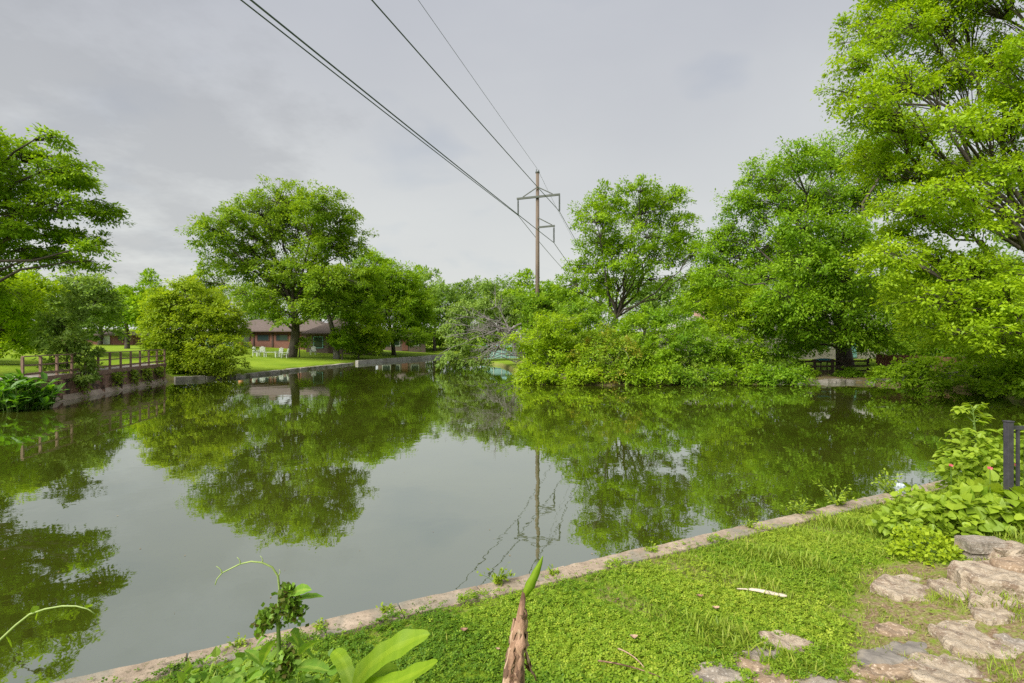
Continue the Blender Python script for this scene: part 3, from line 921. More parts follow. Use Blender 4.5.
def houses():
    # brown ranch house on the lawn: long red-brown wing and a gabled brown-brick wing
    d = 78.0
    c0 = P(285, 348, d); c0[2] = hz(c0[0], d)
    root, T = gable_house('ranch_house', 'long low red-brown ranch house with dark shingle roof behind the big lawn tree', c0, 16.5, 8, 2.35, 1.75, R(-3), 'brick_red', 'roof', 0.7)
    y = -4.0
    for x in (-5.5, -2.6, 0.2, 3.0):
        MB().box(T(x, y - .03, 1.15), (0.22, .10, 2.3), R(-3)).build('pilaster', M['trim'], root)
    for x in (-4.0, -1.2, 1.6):
        window(root, T, x, 1.35, 1.7, 0.9, y, 'trim')
    MB().box(T(5.0, y - .045, 1.05), (1.0, .09, 2.1), R(-3)).build('door', M['trim'], root)
    MB().box(T(-2, .4, 4.05), (1.0, .8, 1.3), R(-3)).build('chimney', M['brick_brown'], root)
    # brown brick wing
    c1 = P(343, 348, 74.0); c1[2] = hz(c1[0], 74.0)
    root, T = gable_house('brick_house', 'brown brick house wing with teal-framed windows behind the leaning trunk', c1, 8.0, 8, 2.7, 2.2, R(6), 'brick_brown', 'roof', 0.6)
    for x in (-2.4, 1.2):
        window(root, T, x, 1.45, 1.2, 1.6, -4.0, 'teal')
    MB().box(T(-.6, -4.045, 1.05), (0.95, .09, 2.1), R(6)).build('door', M['trim'], root)
    # farther house right of it, half hidden
    c2 = P(402, 346, 92.0); c2[2] = hz(c2[0], 92.0)
    root, T = gable_house('grey_house', 'low greyish brown house half hidden under the far shore trees', c2, 8.0, 8, 2.4, 1.6, R(12), 'brick_brown', 'roof', 0.6)
    for x in (-2.6, -1.0, 2.2):
        window(root, T, x, 1.4, 1.3, 1.3, -4.0, 'white')
    MB().box(T(.5, -4.05, 1.05), (1.0, .09, 2.1), R(12)).build('door', M['brick_red'], root)
    # teal and white garden shed behind the chartreuse tree
    c3 = P(221, 349, 70.0); c3[2] = hz(c3[0], 70.0)
    root, T = gable_house('garden_shed', 'pale shed with teal doors behind the chartreuse waterside tree', c3, 5.6, 4, 2.0, 0.9, 0.0, 'white', 'roof_grey', 0.3, 'shed', hip=False)
    for x in (-2.2, -.4, 1.9):
        MB().box(T(x, -2.04, .95), (0.75, .08, 1.9)).build('door', M['teal'], root)
    # low brick building far left
    c4 = P(112, 338, 82.0); c4[2] = hz(c4[0], 82.0)
    root, T = gable_house('brick_house', 'low dark red brick house seen beyond the boardwalk lawn', c4, 10.0, 7, 1.5, 0.7, R(8), 'brick_red', 'roof', 0.5)
    for x in (-3.6, -1, 3.5):
        window(root, T, x, .95, 1.2, .7, -3.5, 'trim')
    MB().box(T(1.3, -3.55, .68), (0.9, .09, 1.36), R(8)).build('door', M['white'], root)
    # teal building seen under the arching tree
    c5 = P(503, 362, 66.0); c5[2] = hz(c5[0], 66.0)
    root, T = gable_house('boat_shed', 'pale teal clad shed seen under the arch of the leaning tree', c5, 5.2, 4, 1.5, 0.35, R(-4), 'pale_teal', 'pale_teal', 0.2, 'shed', hip=False)
    for x in (-2.0, -1.0, 0.0, 1.0, 2.0):
        MB().box(T(x, -2.02, .72), (0.07, .05, 1.4), R(-4)).build('batten', M['white'], root)
    # house with a brick chimney behind the central shrubs
    c6 = P(712, 345, 66.0); c6[2] = hz(c6[0], 66.0)
    root, T = gable_house('chimney_house', 'grey roofed house with pink brick chimney peeking over the shrubs', c6, 11.0, 8, 2.8, 2.0, R(5), 'pale_wall', 'roof_grey', 0.5)
    MB().box(T(-2.2, -1.2, 3.85), (1.1, .9, 2.5), R(5)).build('chimney', M['brick_pink'], root)
    # pale house behind the right fence
    c7 = P(846, 352, 54.0); c7[2] = hz(c7[0], 54.0)
    root, T = gable_house('pale_house', 'cream walled house glimpsed between trunks behind the dark fence', c7, 13.0, 8, 2.7, 1.7, R(-6), 'pale_wall', 'roof_grey', 0.5)
    for x in (-4.2, 1.0, 4.0):
        window(root, T, x, 1.5, 1.4, 1.2, -4.0, 'white')
    MB().box(T(-1.6, -4.05, 1.05), (1.0, .09, 2.1), R(-6)).build('door', M['teal'], root)


houses()


# ------------------------------------------------------------------ garden furniture on the far lawn
def garden_chair(name, label, loc, rz, group='white lawn chairs by the big tree'):
    loc = np.asarray(loc, float)
    root = empty(name, loc, label, 'chair', group)
    ca, sa = math.cos(rz), math.sin(rz)
    T = lambda x, y, z: loc + np.array([x * ca - y * sa, x * sa + y * ca, z])
    mb = MB()
    for k in range(5):
        mb.box(T(0, -.22 + k * .11, .43), (.56, .095, .03), rz)
    mb.build('seat', M['white'], root)
    mb = MB()
    for k in range(5):
        mb.beam(T(-.22 + k * .11, .28, .44), T(-.24 + k * .12, .42, 1.0 + .05 * (2 - abs(k - 2))), .09, .03)
    mb.build('backrest', M['white'], root)
    for sx in (-1, 1):
        MB().box(T(sx * .34, .0, .64), (.10, .62, .03), rz).build('armrest', M['white'], root)
        MB().box(T(sx * .30, -.26, .31), (.06, .06, .62), rz).build('leg', M['white'], root)
        MB().box(T(sx * .30, .28, .31), (.06, .06, .62), rz).build('leg', M['white'], root)


def furniture():
    def lawn(px, d):
        x = (px - 512) / F * d
        return np.array([x, d, hz(x, d)])
    garden_chair('lawn_chair', 'white slatted lawn chair at the left end of the white table', lawn(257, 58), R(80))
    garden_chair('lawn_chair', 'white slatted lawn chair behind the left end of the white table', lawn(262, 59.4), R(20))
    garden_chair('lawn_chair', 'white slatted lawn chair at the right end of the white table by the trunk', lawn(284.5, 58), R(-80))
    garden_chair('lawn_chair', 'white slatted lawn chair behind the right end of the white table', lawn(279, 59.4), R(-15))
    garden_chair('lawn_chair', 'lone white slatted chair on the patio before the brown brick house', lawn(313, 66), R(10), 'white lawn chairs by the big tree')
    c = lawn(271, 57.6)
    root = empty('garden_table', c, 'long low white slatted garden table between white lawn chairs', 'table')
    mb = MB()
    for k in range(6):
        mb.box(c + [0, -.3 + k * .12, .60], (1.5, .10, .03))
    mb.build('table_top', M['white'], root)
    for sx in (-1, 1):
        for sy in (-1, 1):
            MB().box(c + [sx * .65, sy * .25, .29], (.06, .06, .58)).build('leg', M['white'], root)
    c = lawn(241, 62)
    root = empty('terracotta_urn', c, 'tall terracotta urn on the lawn beside the shed', 'urn')
    prof = [(0, .22), (.08, .24), (.12, .14), (.35, .26), (.7, .34), (1.0, .28), (1.12, .22), (1.2, .30), (1.25, .30)]
    MB().tube([c + [0, 0, z] for z, _ in prof], [r for _, r in prof], 14).build('body', M['terracotta'], root, smooth=True)
    g = np.random.default_rng(5)
    n = 120
    q = nrm(g.normal(0, 1, (n, 3))) * g.uniform(0, .4, (n, 1)); q[:, 2] = abs(q[:, 2])
    scatter('foliage', 'rhomb', c + [0, 0, 1.25] + q, q + [0, 0, .2], g.normal(0, .4, (n, 3)) + [0, 0, 1], .2, g.uniform(0, 1, n), M['leaf_mid'], root)


furniture()

# ------------------------------------------------------------------ fences on the right bank
def right_fences():
    d = 36.4
    x0, x1 = (797 - 512) / F * d, (868 - 512) / F * d
    root = empty('timber_fence', ((x0 + x1) / 2, d, hz((x0 + x1) / 2, d)), 'low dark timber rail fence at the water under the big dark tree', 'fence')
    n = 5
    for k in range(n):
        x = x0 + (x1 - x0) * k / (n - 1)
        MB().box((x, d, hz(x, d) + .5), (.13, .13, 1.25)).build('post', M['darkwood'], root)
    for zz in (.28, .62, .98):
        MB().beam((x0, d - .085, hz(x0, d) + zz), (x1, d - .085, hz(x1, d) + zz), .04, .13).build('rail', M['darkwood'], root)
    # red-brown plank fence
    a = np.array([(876 - 512) / F * 37.0, 37.0, 0]); b = np.array([29.2, 29.5, 0])
    root = empty('plank_fence', (*(a + b)[:2] / 2, hz(*((a + b)[:2] / 2))), 'red-brown vertical plank fence half hidden under drooping branches', 'fence')
    e = nrm(b - a); ln = np.linalg.norm(b - a); rz = math.atan2(e[1], e[0])
    mb = MB(); g = np.random.default_rng(4)
    n = int(ln / .17)
    for k in range(n):
        c = a + e * (k + .5) * ln / n
        h = 1.45 + g.normal(0, .02)
        mb.box((c[0], c[1], hz(c[0], c[1]) + h / 2 - .05), (ln / n - .02, .03, h), rz)
    mb.build('planks', M['redwood'], root)
    mb = MB()
    for zz in (.35, 1.1):
        mb.beam(a + [0, .05, hz(a[0], a[1]) + zz], b + [0, .05, hz(b[0], b[1]) + zz], .05, .09)
    mb.build('rail', M['redwood'], root)
    strip_wall('stone_edging', [(17.6, 35.1), (24.2, 34.4)], .5, -.6, .20, 'edging', 'mossy dark stone edging at the waterline below the timber fence', 'stone edging', .6, .06, 9)
    # blue covered boat / tarp on the bank
    c = P(824, 360, 38.5)
    c[2] = hz(c[0], c[1])
    root = empty('canoe', c, 'blue canoe resting upside down on trestles behind the dark timber fence', 'canoe')
    t_ = np.linspace(-1, 1, 13)
    vs, fs = [], []
    for u in t_:
        w = .42 * (1 - u * u) ** .6 + .02
        for k in range(7):
            an = math.pi * k / 6
            vs.append(c + np.array([u * .95, w * math.cos(an), .75 + .28 * math.sin(an) * (1 - u * u * .55)]))
    for i in range(12):
        for k in range(6):
            fs.append((i * 7 + k, i * 7 + k + 1, (i + 1) * 7 + k + 1, (i + 1) * 7 + k))
    MB().add(vs, fs).build('hull', M['blue'], root, smooth=True)
    for sx in (-.45, .45):
        MB().box(c + [sx, 0, .72], (.08, .9, .06)).box(c + [sx, -.35, .34], (.06, .06, .7)).box(c + [sx, .35, .34], (.06, .06, .7)).build('trestle', M['darkwood'], root)


right_fences()


# ------------------------------------------------------------------ power line
def power_line():
    D = 53.0
    base = P(537.5, 350, D); base[2] = hz(base[0], D)
    root = empty('utility_pole', base, 'tall wooden transmission pole with steel crossarm rising behind the trees', 'utility pole')
    top = P(537.5, 173, D)
    MB().tube([base + [0, 0, -.5], (base + top) / 2, top], [.25, .21, .165], 12).build('pole', M['pole'], root, smooth=True)
    MB().tube([top, top + [0, 0, .12]], [.23, .23], 10).tube([top + [-.12, 0, .12], top + [-.12, 0, .4]], [.04, .04], 6).tube([top + [.14, 0, .12], top + [.14, 0, .34]], [.04, .04], 6).build('pole_cap', M['steel'], root)
    ax = nrm(np.array([1, -.20, .05]))
    j = P(537.5, 197.5, D) + np.array([0, -.28, 0])
    MB().beam(j - ax * 2.18, j + ax * 2.32, .16, .20).build('crossarm', M['steel'], root)
    for s in (-1, 1):
        MB().beam(j + [0, -.02, 1.0], j + ax * s * 1.55 + [0, -.02, .12], .08, .09).build('brace', M['steel'], root)
    k = P(537.5, 228, D) + np.array([0, -.30, 0])
    MB().beam(k, k + ax * 1.78, .14, .17).build('lower_arm', M['steel'], root)
    MB().beam(k + [0, -.02, 1.0], k + ax * 1.5 + [0, -.02, .1], .08, .09).build('brace', M['steel'], root)
    ends = {}
    for nm, q in (('l', j - ax * 2.05), ('r', j + ax * 2.25), ('m', k + ax * 1.68)):
        pts, rad = [], []
        L = 1.62
        for i in range(28):
            pts.append(q + [0, 0, -.1 - L * i / 27]); rad.append(.055 if i % 2 else .10)
        rad[0] = rad[-1] = .03
        MB().tube(pts, rad, 8).build('insulator', M['insul'], root)
        ends[nm] = q + np.array([0, 0, -.1 - L])
    ends['t'] = top + np.array([0, 0, .40])
    slope = {'l': .317, 'm': .312, 'r': .310, 't': .280}
    labels = {'l': 'left power cable of the close pair crossing the sky to the upper left corner',
              'm': 'right power cable of the close pair, running to the lower arm of the pole',
              'r': 'single thick power cable running to the right end of the crossarm',
              't': 'thin faint ground wire running to the very top of the pole'}
    for nm, e0 in ends.items():
        span = 118.0
        sag = .45
        dirv = nrm(np.array([-slope[nm], -1.0, 0]))
        u = np.linspace(0, 1, 90)[:, None]
        near = e0 + dirv * span * u + np.array([0, 0, 1.0]) * (-4 * sag * u * (1 - u)) + np.array([0, 0, 1.0]) * u * 1.0
        far = e0 - dirv * span * u + np.array([0, 0, 1.0]) * (-4 * (sag + 3.4) * u * (1 - u)) - np.array([0, 0, 1.0]) * u * 1.5
        pts = np.concatenate([far[::-1], near[1:]])
        o = MB().tube(pts, .030 if nm != 't' else .014, 6).build('power_cable', M['cable'], origin=e0)
        props(o, labels[nm], 'power cable')


power_line()

# ------------------------------------------------------------------ trees of the far banks
G_FAR = 'trees of the distant treeline'
# --- left edge, over the water
plant('maple_tree', 'large tree at the left edge reaching flat leafy branches out over the water', 'tree', 24.0, (-75, 370), (-62, 250), 0.42,
      [(26, 162, 40, 20), (56, 139, 13, 8, -1), (62, 170, 26, 13), (78, 182, 20, 10), (20, 196, 44, 14), (58, 205, 30, 9), (98, 208, 21, 8), (108, 216, 13, 9),
       (22, 228, 40, 12), (70, 238, 30, 11), (94, 247, 14, 9), (10, 252, 46, 10), (58, 258, 30, 7), (88, 262, 14, 5), (-45, 165, 50, 45), (-40, 225, 55, 35), (-110, 190, 70, 70), (-60, 280, 50, 30), (-120, 120, 60, 40)],
      'leaf_mid', 0.155, 0.50, flat=0.30, droop=0.35, spread=0.28, cov=36, bend=0.25, tilt=.14)
plant('broad_tree', 'bright green spreading tree at the left edge beyond the boardwalk', 'tree', 33.0, (-10, 370), (-5, 335), 0.25,
      [(0, 292, 34, 18), (-25, 310, 40, 28), (30, 285, 26, 14), (15, 312, 32, 15), (-5, 336, 34, 16), (20, 340, 16, 14), (-60, 320, 50, 40)],
      'leaf_bright', 0.19, 0.55, flat=.4)
plant('grey_tree', 'grey-green feathery tree on the lawn behind the boardwalk railing', 'tree', 46.0, (78, 352), (78, 325), 0.22,
      [(78, 288, 26, 18), (62, 305, 24, 20), (95, 303, 20, 22), (80, 322, 34, 16), (50, 325, 16, 12)], 'leaf_grey', 0.26, 0.6, bark='bark_grey')
plant('round_tree', 'round mid green tree with visible trunk on the far left lawn', 'tree', 60.0, (127, 345), (126, 322), 0.25,
      [(127, 298, 17, 13), (115, 308, 13, 14), (140, 310, 15, 15), (126, 318, 20, 8)], 'leaf_mid', 0.32, 0.7)
plant('far_tree', 'grey-green tree behind the round lawn tree', 'tree', 78.0, (100, 345), (100, 318), 0.3,
      [(98, 300, 16, 16), (112, 310, 14, 14), (82, 310, 16, 16), (160, 312, 20, 16)], 'leaf_far', 0.4, 0.9)
plant('sapling_tree', 'slender leafy sapling standing in front of the boardwalk railing', 'tree', 26.0, (64, 398), (66, 340), 0.06,
      [(76, 306, 16, 14), (64, 322, 18, 13), (58, 342, 20, 12), (76, 348, 18, 13), (68, 368, 20, 14), (86, 372, 14, 12), (60, 386, 12, 9), (50, 330, 12, 9)],
      'leaf_grey', 0.19, 0.36, spread=.25, basez=0.1, cov=34)
plant('chartreuse_tree', 'low chartreuse yellow-green tree drooping to the water past the boardwalk', 'tree', 38.5, (204, 378), (203, 345), 0.22,
      [(196, 303, 34, 15), (168, 314, 24, 16), (220, 318, 24, 18), (195, 328, 44, 18), (170, 346, 24, 18), (218, 348, 24, 15), (196, 362, 36, 12), (182, 373, 26, 6), (166, 298, 14, 6), (158, 292, 9, 4), (184, 283, 14, 6), (228, 368, 14, 6)],
      'leaf_chart', 0.165, 0.5, flat=.35, droop=.35, spread=.35)
# --- big lawn tree and neighbours
plant('pecan_tree', 'tallest spreading pecan tree with thick dark trunk on the far lawn', 'tree', 60.0, (290, 347), (292, 305), 0.52,
      [(282, 204, 34, 18), (262, 216, 28, 18), (318, 205, 28, 16), (340, 222, 22, 16), (228, 222, 26, 14), (212, 233, 18, 12), (240, 246, 32, 16), (300, 232, 30, 20), (330, 250, 30, 18), (350, 244, 14, 14),
       (262, 268, 34, 16), (222, 268, 26, 10), (300, 272, 34, 16), (335, 280, 28, 14), (285, 296, 34, 13), (250, 298, 34, 13), (322, 305, 24, 12), (290, 316, 28, 8), (205, 285, 22, 10)],
      'leaf_pecan', 0.27, 0.75, spread=.45, cov=32, flat=.5, twig=.6, limb_k=.85, ragged=1.4)
plant('leaning_tree', 'tree with leaning forked grey trunk in front of the brown brick house', 'tree', 62.0, (337, 349), (326, 308), 0.34,
      [(318, 290, 24, 14), (345, 285, 24, 18), (365, 290, 20, 20), (352, 305, 22, 12)], 'leaf_mid', 0.28, 0.7, bark='bark_grey')
plant('shade_tree', 'dense rounded green tree left of the far concrete wall', 'tree', 75.0, (394, 350), (391, 330), 0.3,
      [(372, 268, 20, 18), (392, 282, 28, 20), (368, 298, 26, 20), (410, 300, 22, 20), (388, 316, 30, 16), (420, 318, 18, 18), (404, 335, 28, 10)], 'leaf_mid', 0.28, 0.75)
plant('round_bush', 'rounded olive green bush on stems above the end of the concrete wall', 'bush', 64.0, (358, 356), (361, 345), 0.12,
      [(362, 325, 22, 12), (350, 336, 16, 10), (374, 338, 18, 11), (362, 346, 22, 7)], 'leaf_bright', 0.28, 0.6, parts=('stem', 'foliage'))
plant('small_bush', 'small forked bush on the lawn before the corner of the concrete wall', 'bush', 61.0, (342, 357), (343, 350), 0.09,
      [(341, 337, 10, 7), (350, 342, 9, 6), (334, 343, 8, 6)], 'leaf_mid', 0.24, 0.45, parts=('stem', 'foliage'))
plant('small_bush', 'small rounded bush beside the base of the big pecan trunk', 'bush', 61.0, (299, 347), (299, 345), 0.06,
      [(298, 342, 9, 4), (304, 344, 6, 3)], 'leaf_bright', 0.22, 0.4, parts=('stem', 'foliage'))
# --- distant treeline
far_specs = [
    (95, (435, 345), [(430, 288, 15, 14), (443, 300, 16, 18), (425, 312, 16, 18), (440, 325, 20, 14)], 'leaf_far', 'distant grey-green tree right of the shade tree over the far wall'),
    (110, (468, 345), [(466, 290, 14, 10), (480, 298, 16, 16), (458, 306, 16, 16), (472, 322, 22, 16)], 'leaf_far', 'distant tree behind the dead branches of the leaning tree'),
    (100, (500, 345), [(493, 284, 12, 9), (505, 292, 18, 14), (488, 305, 18, 16), (506, 318, 22, 18)], 'leaf_far', 'distant pointed tree just left of the utility pole'),
    (92, (532, 345), [(526, 282, 9, 11), (520, 297, 14, 14), (540, 302, 16, 14), (530, 320, 24, 18)], 'leaf_mid', 'distant tree at the foot of the utility pole'),
    (90, (556, 345), [(552, 294, 14, 9), (565, 305, 16, 16), (548, 318, 20, 16)], 'leaf_mid', 'distant tree between the utility pole and the tall central tree'),
]
for i, (d, b, lb, m, lab) in enumerate(far_specs):
    plant('far_tree', lab, 'tree', float(d), b, (b[0], 325), 0.3, lb, m, 0.5, 1.1, group=G_FAR, cov=30)
# --- leaning tree with dead boughs
plant('fallen_tree', 'half fallen feathery tree arching over the water with bare grey dead boughs', 'tree', 47.0, (532, 362), (512, 340), 0.20,
      [(500, 305, 24, 12, 1), (470, 312, 20, 12, 1), (455, 328, 15, 14, 1), (462, 348, 16, 12, 0), (452, 360, 14, 8, -1), (475, 362, 18, 7, -1), (480, 335, 18, 10, 2), (520, 315, 18, 12, 1)],
      'leaf_grey', 0.22, 0.5, flat=.6, droop=.6, bark='bark_grey', cov=30)


def dead_boughs():
    g = np.random.default_rng(12)
    D = 44.5
    root = [o for o in bpy.data.objects if o.name == 'fallen_tree'][0]
    mb = MB()
    s = P(520, 332, D + .8)
    tips = [(446, 322), (452, 336), (462, 316), (470, 308), (480, 318), (456, 346), (478, 350), (486, 352), (472, 330), (492, 354), (478, 358), (520, 342), (514, 346), (496, 306)]
    for i, (tx, ty) in enumerate(tips):
        st = P(520 + g.uniform(-9, 6), 332 + g.uniform(-9, 12), D + .8)
        t_ = P(tx, ty, D + g.uniform(-1.2, 1.2))
        ln = np.linalg.norm(t_ - st)
        pts = bez(st, (st + t_) / 2 + np.array([0, 0, .10 * ln]), t_, 12)
        pts[1:-1] += np.cumsum(g.normal(0, .022, (10, 3)) * ln, axis=0) * np.linspace(1, .2, 10)[:, None]
        mb.tube(pts, np.linspace(.075, .016, 12), 5, cap=False)
        for k in range(11):
            j = g.integers(3, 12)
            a = pts[j]
            b = a + nrm(t_ - st) * g.uniform(.2, 1.3) + g.normal(0, .5, 3)
            m_ = (a + b) / 2 + g.normal(0, .12, 3)
            mb.tube(bez(a, m_, b, 5), np.linspace(.028, .008, 5), 4, cap=False)
            for q in range(2):
                e = m_ + g.normal(0, .35, 3)
                mb.tube([m_, (m_ + e) / 2 + g.normal(0, .04, 3), e], [.014, .010, .006], 3, cap=False)
    mb.build('dead_boughs', M['deadwood'], root)


dead_boughs()
# --- central point: tall tree and shrubs
plant('tall_tree', 'tall airy tree with forked trunk rising above the central waterside shrubs', 'tree', 46.0, (612, 350), (616, 318), 0.36,
      [(606, 200, 20, 14), (596, 220, 22, 16), (640, 188, 20, 9), (664, 200, 20, 14), (640, 212, 26, 16), (676, 222, 18, 12), (605, 246, 24, 14), (645, 240, 32, 16), (684, 242, 18, 10),
       (588, 268, 20, 13), (625, 262, 28, 14), (668, 256, 24, 12), (697, 250, 13, 9), (575, 285, 18, 11), (610, 286, 24, 12), (690, 274, 12, 6), (650, 280, 20, 9)],
      'leaf_mid', 0.215, 0.6, spread=.4, cov=27, flat=.5, twig=.7, bend=.1, ragged=1.6, limb_k=.9)
shr = [
    (35.5, 548, 372, [(540, 342, 22, 18), (527, 371, 13, 11, -1.5), (533, 379, 14, 8, -2.4), (541, 382, 14, 7, -2.7), (555, 325, 22, 14), (535, 364, 18, 14), (560, 355, 26, 20), (548, 376, 26, 8)], 'leaf_bright', 'bright green shrub leaning over the water at the left tip of the point'),
    (38.0, 590, 372, [(582, 312, 24, 14), (575, 332, 24, 16), (600, 328, 24, 14)], 'leaf_shrub', 'tall green shrub at the foot of the tall airy tree'),
    (34.5, 606, 374, [(600, 345, 20, 14), (620, 352, 20, 16), (594, 362, 18, 14), (610, 374, 26, 8)], 'leaf_olive', 'olive and rust tinged shrub in the middle of the waterside shrubs'),
    (35.0, 575, 376, [(575, 362, 18, 14), (585, 376, 22, 7), (570, 350, 14, 12)], 'leaf_bright', 'small bright shrub left of the rust tinged one'),
    (35.0, 645, 374, [(640, 332, 24, 16), (655, 350, 24, 18), (638, 366, 22, 13), (660, 375, 26, 7)], 'leaf_mid', 'mid green shrub right of the rust tinged one'),
    (35.5, 690, 374, [(682, 338, 22, 16), (700, 350, 22, 18), (680, 362, 24, 14), (695, 375, 28, 7)], 'leaf_shrub', 'wide green shrub below the brick chimney'),
    (37.5, 660, 372, [(668, 318, 18, 10), (650, 318, 18, 9), (690, 326, 14, 8)], 'leaf_dark', 'darker shrub right of the tall tree fork'),
    (35.8, 735, 374, [(728, 345, 22, 18), (745, 358, 20, 16), (724, 368, 22, 11), (750, 374, 20, 7)], 'leaf_mid', 'leafy green shrub left of the deep shade'),
    (37.5, 740, 368, [(735, 300, 26, 15), (760, 312, 22, 18), (722, 318, 18, 14), (745, 330, 28, 14), (775, 325, 18, 20)], 'leaf_bright', 'yellow-green tall shrub with pale blossom sprays below the dark tree'),
    (36.4, 778, 374, [(775, 350, 18, 16), (770, 366, 18, 10), (785, 362, 14, 12)], 'leaf_dark', 'dark shrub at the left end of the timber fence'),
]
for d, bx, by, lb, m, lab in shr:
    half = (max(l[0] for l in lb) - min(l[0] for l in lb)) / 2 + 14
    for q in (-.75, -.25, .25, .75):
        dn = {'leaf_dark': -1.6}.get(m, -2.4)
        if by > 373 and bx < 790:
            lb.append((bx + q * half, 377 + 3 * math.sin(q * 9 + bx), 13, 9, 32.9 - d + .5 * math.sin(bx)))
    plant('shrub', lab, 'shrub', d, (bx, by), (bx, by - 12), 0.09, lb, m, 0.165, 0.42, parts=('stem', 'foliage'), flat=.6, droop=.3, spread=.45, cov=27, bark='bark_grey', ragged=1.8)
plant('back_tree', 'light green tree behind the brick chimney house', 'tree', 75.0, (722, 345), (722, 315), 0.3,
      [(710, 292, 20, 12), (735, 288, 20, 14), (722, 305, 26, 12), (690, 305, 12, 8)], 'leaf_mid', 0.38, 0.9)
# --- right: dark elm over the fence
plant('elm_tree', 'massive deep green elm with thick trunk behind the timber fence', 'tree', 38.0, (846, 368), (838, 305), 0.55,
      [(800, 160, 30, 15), (768, 176, 26, 15), (836, 158, 34, 18), (742, 205, 22, 17), (785, 205, 34, 20), (830, 200, 36, 22), (868, 190, 28, 24), (728, 232, 18, 14), (716, 248, 18, 14), (714, 276, 18, 12), (756, 245, 30, 18), (800, 250, 36, 22), (850, 245, 36, 24),
       (810, 262, 30, 18, -5), (845, 278, 30, 18, -5), (825, 305, 30, 16, -5), (862, 310, 26, 18, -4), (785, 300, 28, 16, -5), (800, 225, 30, 18, -5), (842, 235, 30, 18, -5), (858, 332, 26, 11, -4), (808, 332, 24, 12, -4), (728, 268, 22, 14), (765, 280, 34, 16), (815, 292, 38, 20), (865, 290, 34, 24), (780, 318, 30, 16), (830, 330, 34, 12), (880, 330, 30, 20), (800, 345, 22, 9), (748, 296, 26, 10), (890, 150, 30, 25)],
      'leaf_elm', 0.185, 0.6, spread=.45, flat=.6, droop=.45, cov=28, limb_k=.75, ragged=1.5)
plant('back_tree', 'green tree filling the gap behind the plank fence', 'tree', 50.0, (930, 350), (930, 320), 0.3,
      [(900, 300, 34, 26), (945, 290, 36, 30), (985, 300, 34, 30), (920, 330, 36, 16), (970, 338, 40, 16), (1020, 320, 34, 34), (880, 335, 20, 12)], 'leaf_dark', 0.24, 0.7)
plant('right_tree', 'huge bright yellow-green tree at the right edge overhanging the pond', 'tree', 22.5, (1092, 395), (1058, 270), 0.55,
      [(872, 28, 32, 16), (856, 62, 24, 12), (905, 30, 36, 20), (850, 92, 22, 9), (892, 82, 36, 16), (940, 20, 40, 20), (935, 75, 36, 18), (985, 60, 36, 20), (880, 122, 34, 13), (920, 130, 34, 14), (870, 160, 24, 14), (910, 170, 36, 16),
       (960, 125, 40, 16), (1005, 110, 34, 24), (955, 170, 34, 18), (1000, 170, 30, 18), (895, 205, 26, 14), (930, 215, 34, 16), (975, 218, 30, 18), (900, 240, 24, 14), (935, 260, 34, 18), (980, 270, 32, 20), (915, 285, 24, 14),
       (950, 305, 34, 16), (990, 315, 36, 18), (925, 318, 24, 12), (960, 340, 34, 12), (1010, 345, 34, 14), (1012, 285, 24, 20), (890, 258, 26, 18, -3), (920, 298, 30, 18, -3), (962, 330, 34, 16, -3), (1000, 300, 30, 22, -3), (940, 195, 34, 18, -3), (870, 105, 26, 14, -2),
       (960, -30, 60, 26), (900, -8, 40, 16), (1050, -40, 70, 40), (1060, 60, 50, 45), (1070, 160, 50, 50), (1090, 270, 50, 50), (1150, 60, 70, 70), (1160, 200, 70, 70), (1080, 350, 40, 24)],
      'leaf_bright', 0.135, 0.48, spread=.30, flat=.55, droop=.35, cov=27, tilt=.3, twig=.6, bend=.12, limb_k=.72, ragged=1.4)
plant('drooping_bush', 'low bush sweeping its branches flat over the water before the plank fence', 'bush', 28.5, (985, 385), (975, 365), 0.12,
      [(900, 372, 26, 7), (930, 366, 30, 9), (960, 374, 30, 8), (985, 360, 30, 13), (1010, 372, 28, 12), (885, 379, 14, 3), (930, 380, 26, 5, -1), (965, 384, 24, 4, -1), (1000, 388, 24, 6, -2), (1030, 385, 24, 14, -2)], 'leaf_mid', 0.155, 0.4, flat=.3, droop=.3, spread=.25, parts=('stem', 'foliage'), bark='bark_grey')
plant('shrub', 'leafy shrub on the right bank under the overhanging yellow-green tree', 'shrub', 24.0, (1040, 392), (1036, 375), 0.08,
      [(1010, 388, 20, 9), (1030, 376, 26, 14), (1050, 385, 26, 16), (1015, 372, 22, 12), (1070, 370, 30, 25)], 'leaf_mid', 0.18, 0.4, parts=('stem', 'foliage'), spread=.3)
plant('shrub', 'deep green shrub rising behind the plank fence', 'shrub', 39.5, (915, 372), (915, 362), 0.08,
      [(905, 358, 18, 10), (930, 352, 22, 12), (950, 360, 22, 10), (975, 352, 24, 14)], 'leaf_dark', 0.2, 0.45, parts=('stem', 'foliage'), spread=.2)
plant('shrub', 'green shrub in front of the cream house behind the fence', 'shrub', 43.0, (880, 360), (880, 352), 0.08,
      [(870, 346, 16, 8), (890, 340, 22, 12), (915, 340, 24, 14), (815, 345, 16, 8)], 'leaf_mid', 0.22, 0.5, parts=('stem', 'foliage'), spread=.2)
plant('shrub', 'low shrub half covering the teal shed by the leaning tree', 'shrub', 60.0, (482, 362), (482, 355), 0.08,
      [(478, 350, 12, 8), (490, 340, 14, 8), (515, 342, 16, 8), (526, 352, 10, 12)], 'leaf_mid', 0.28, 0.6, parts=('stem', 'foliage'), spread=.2)
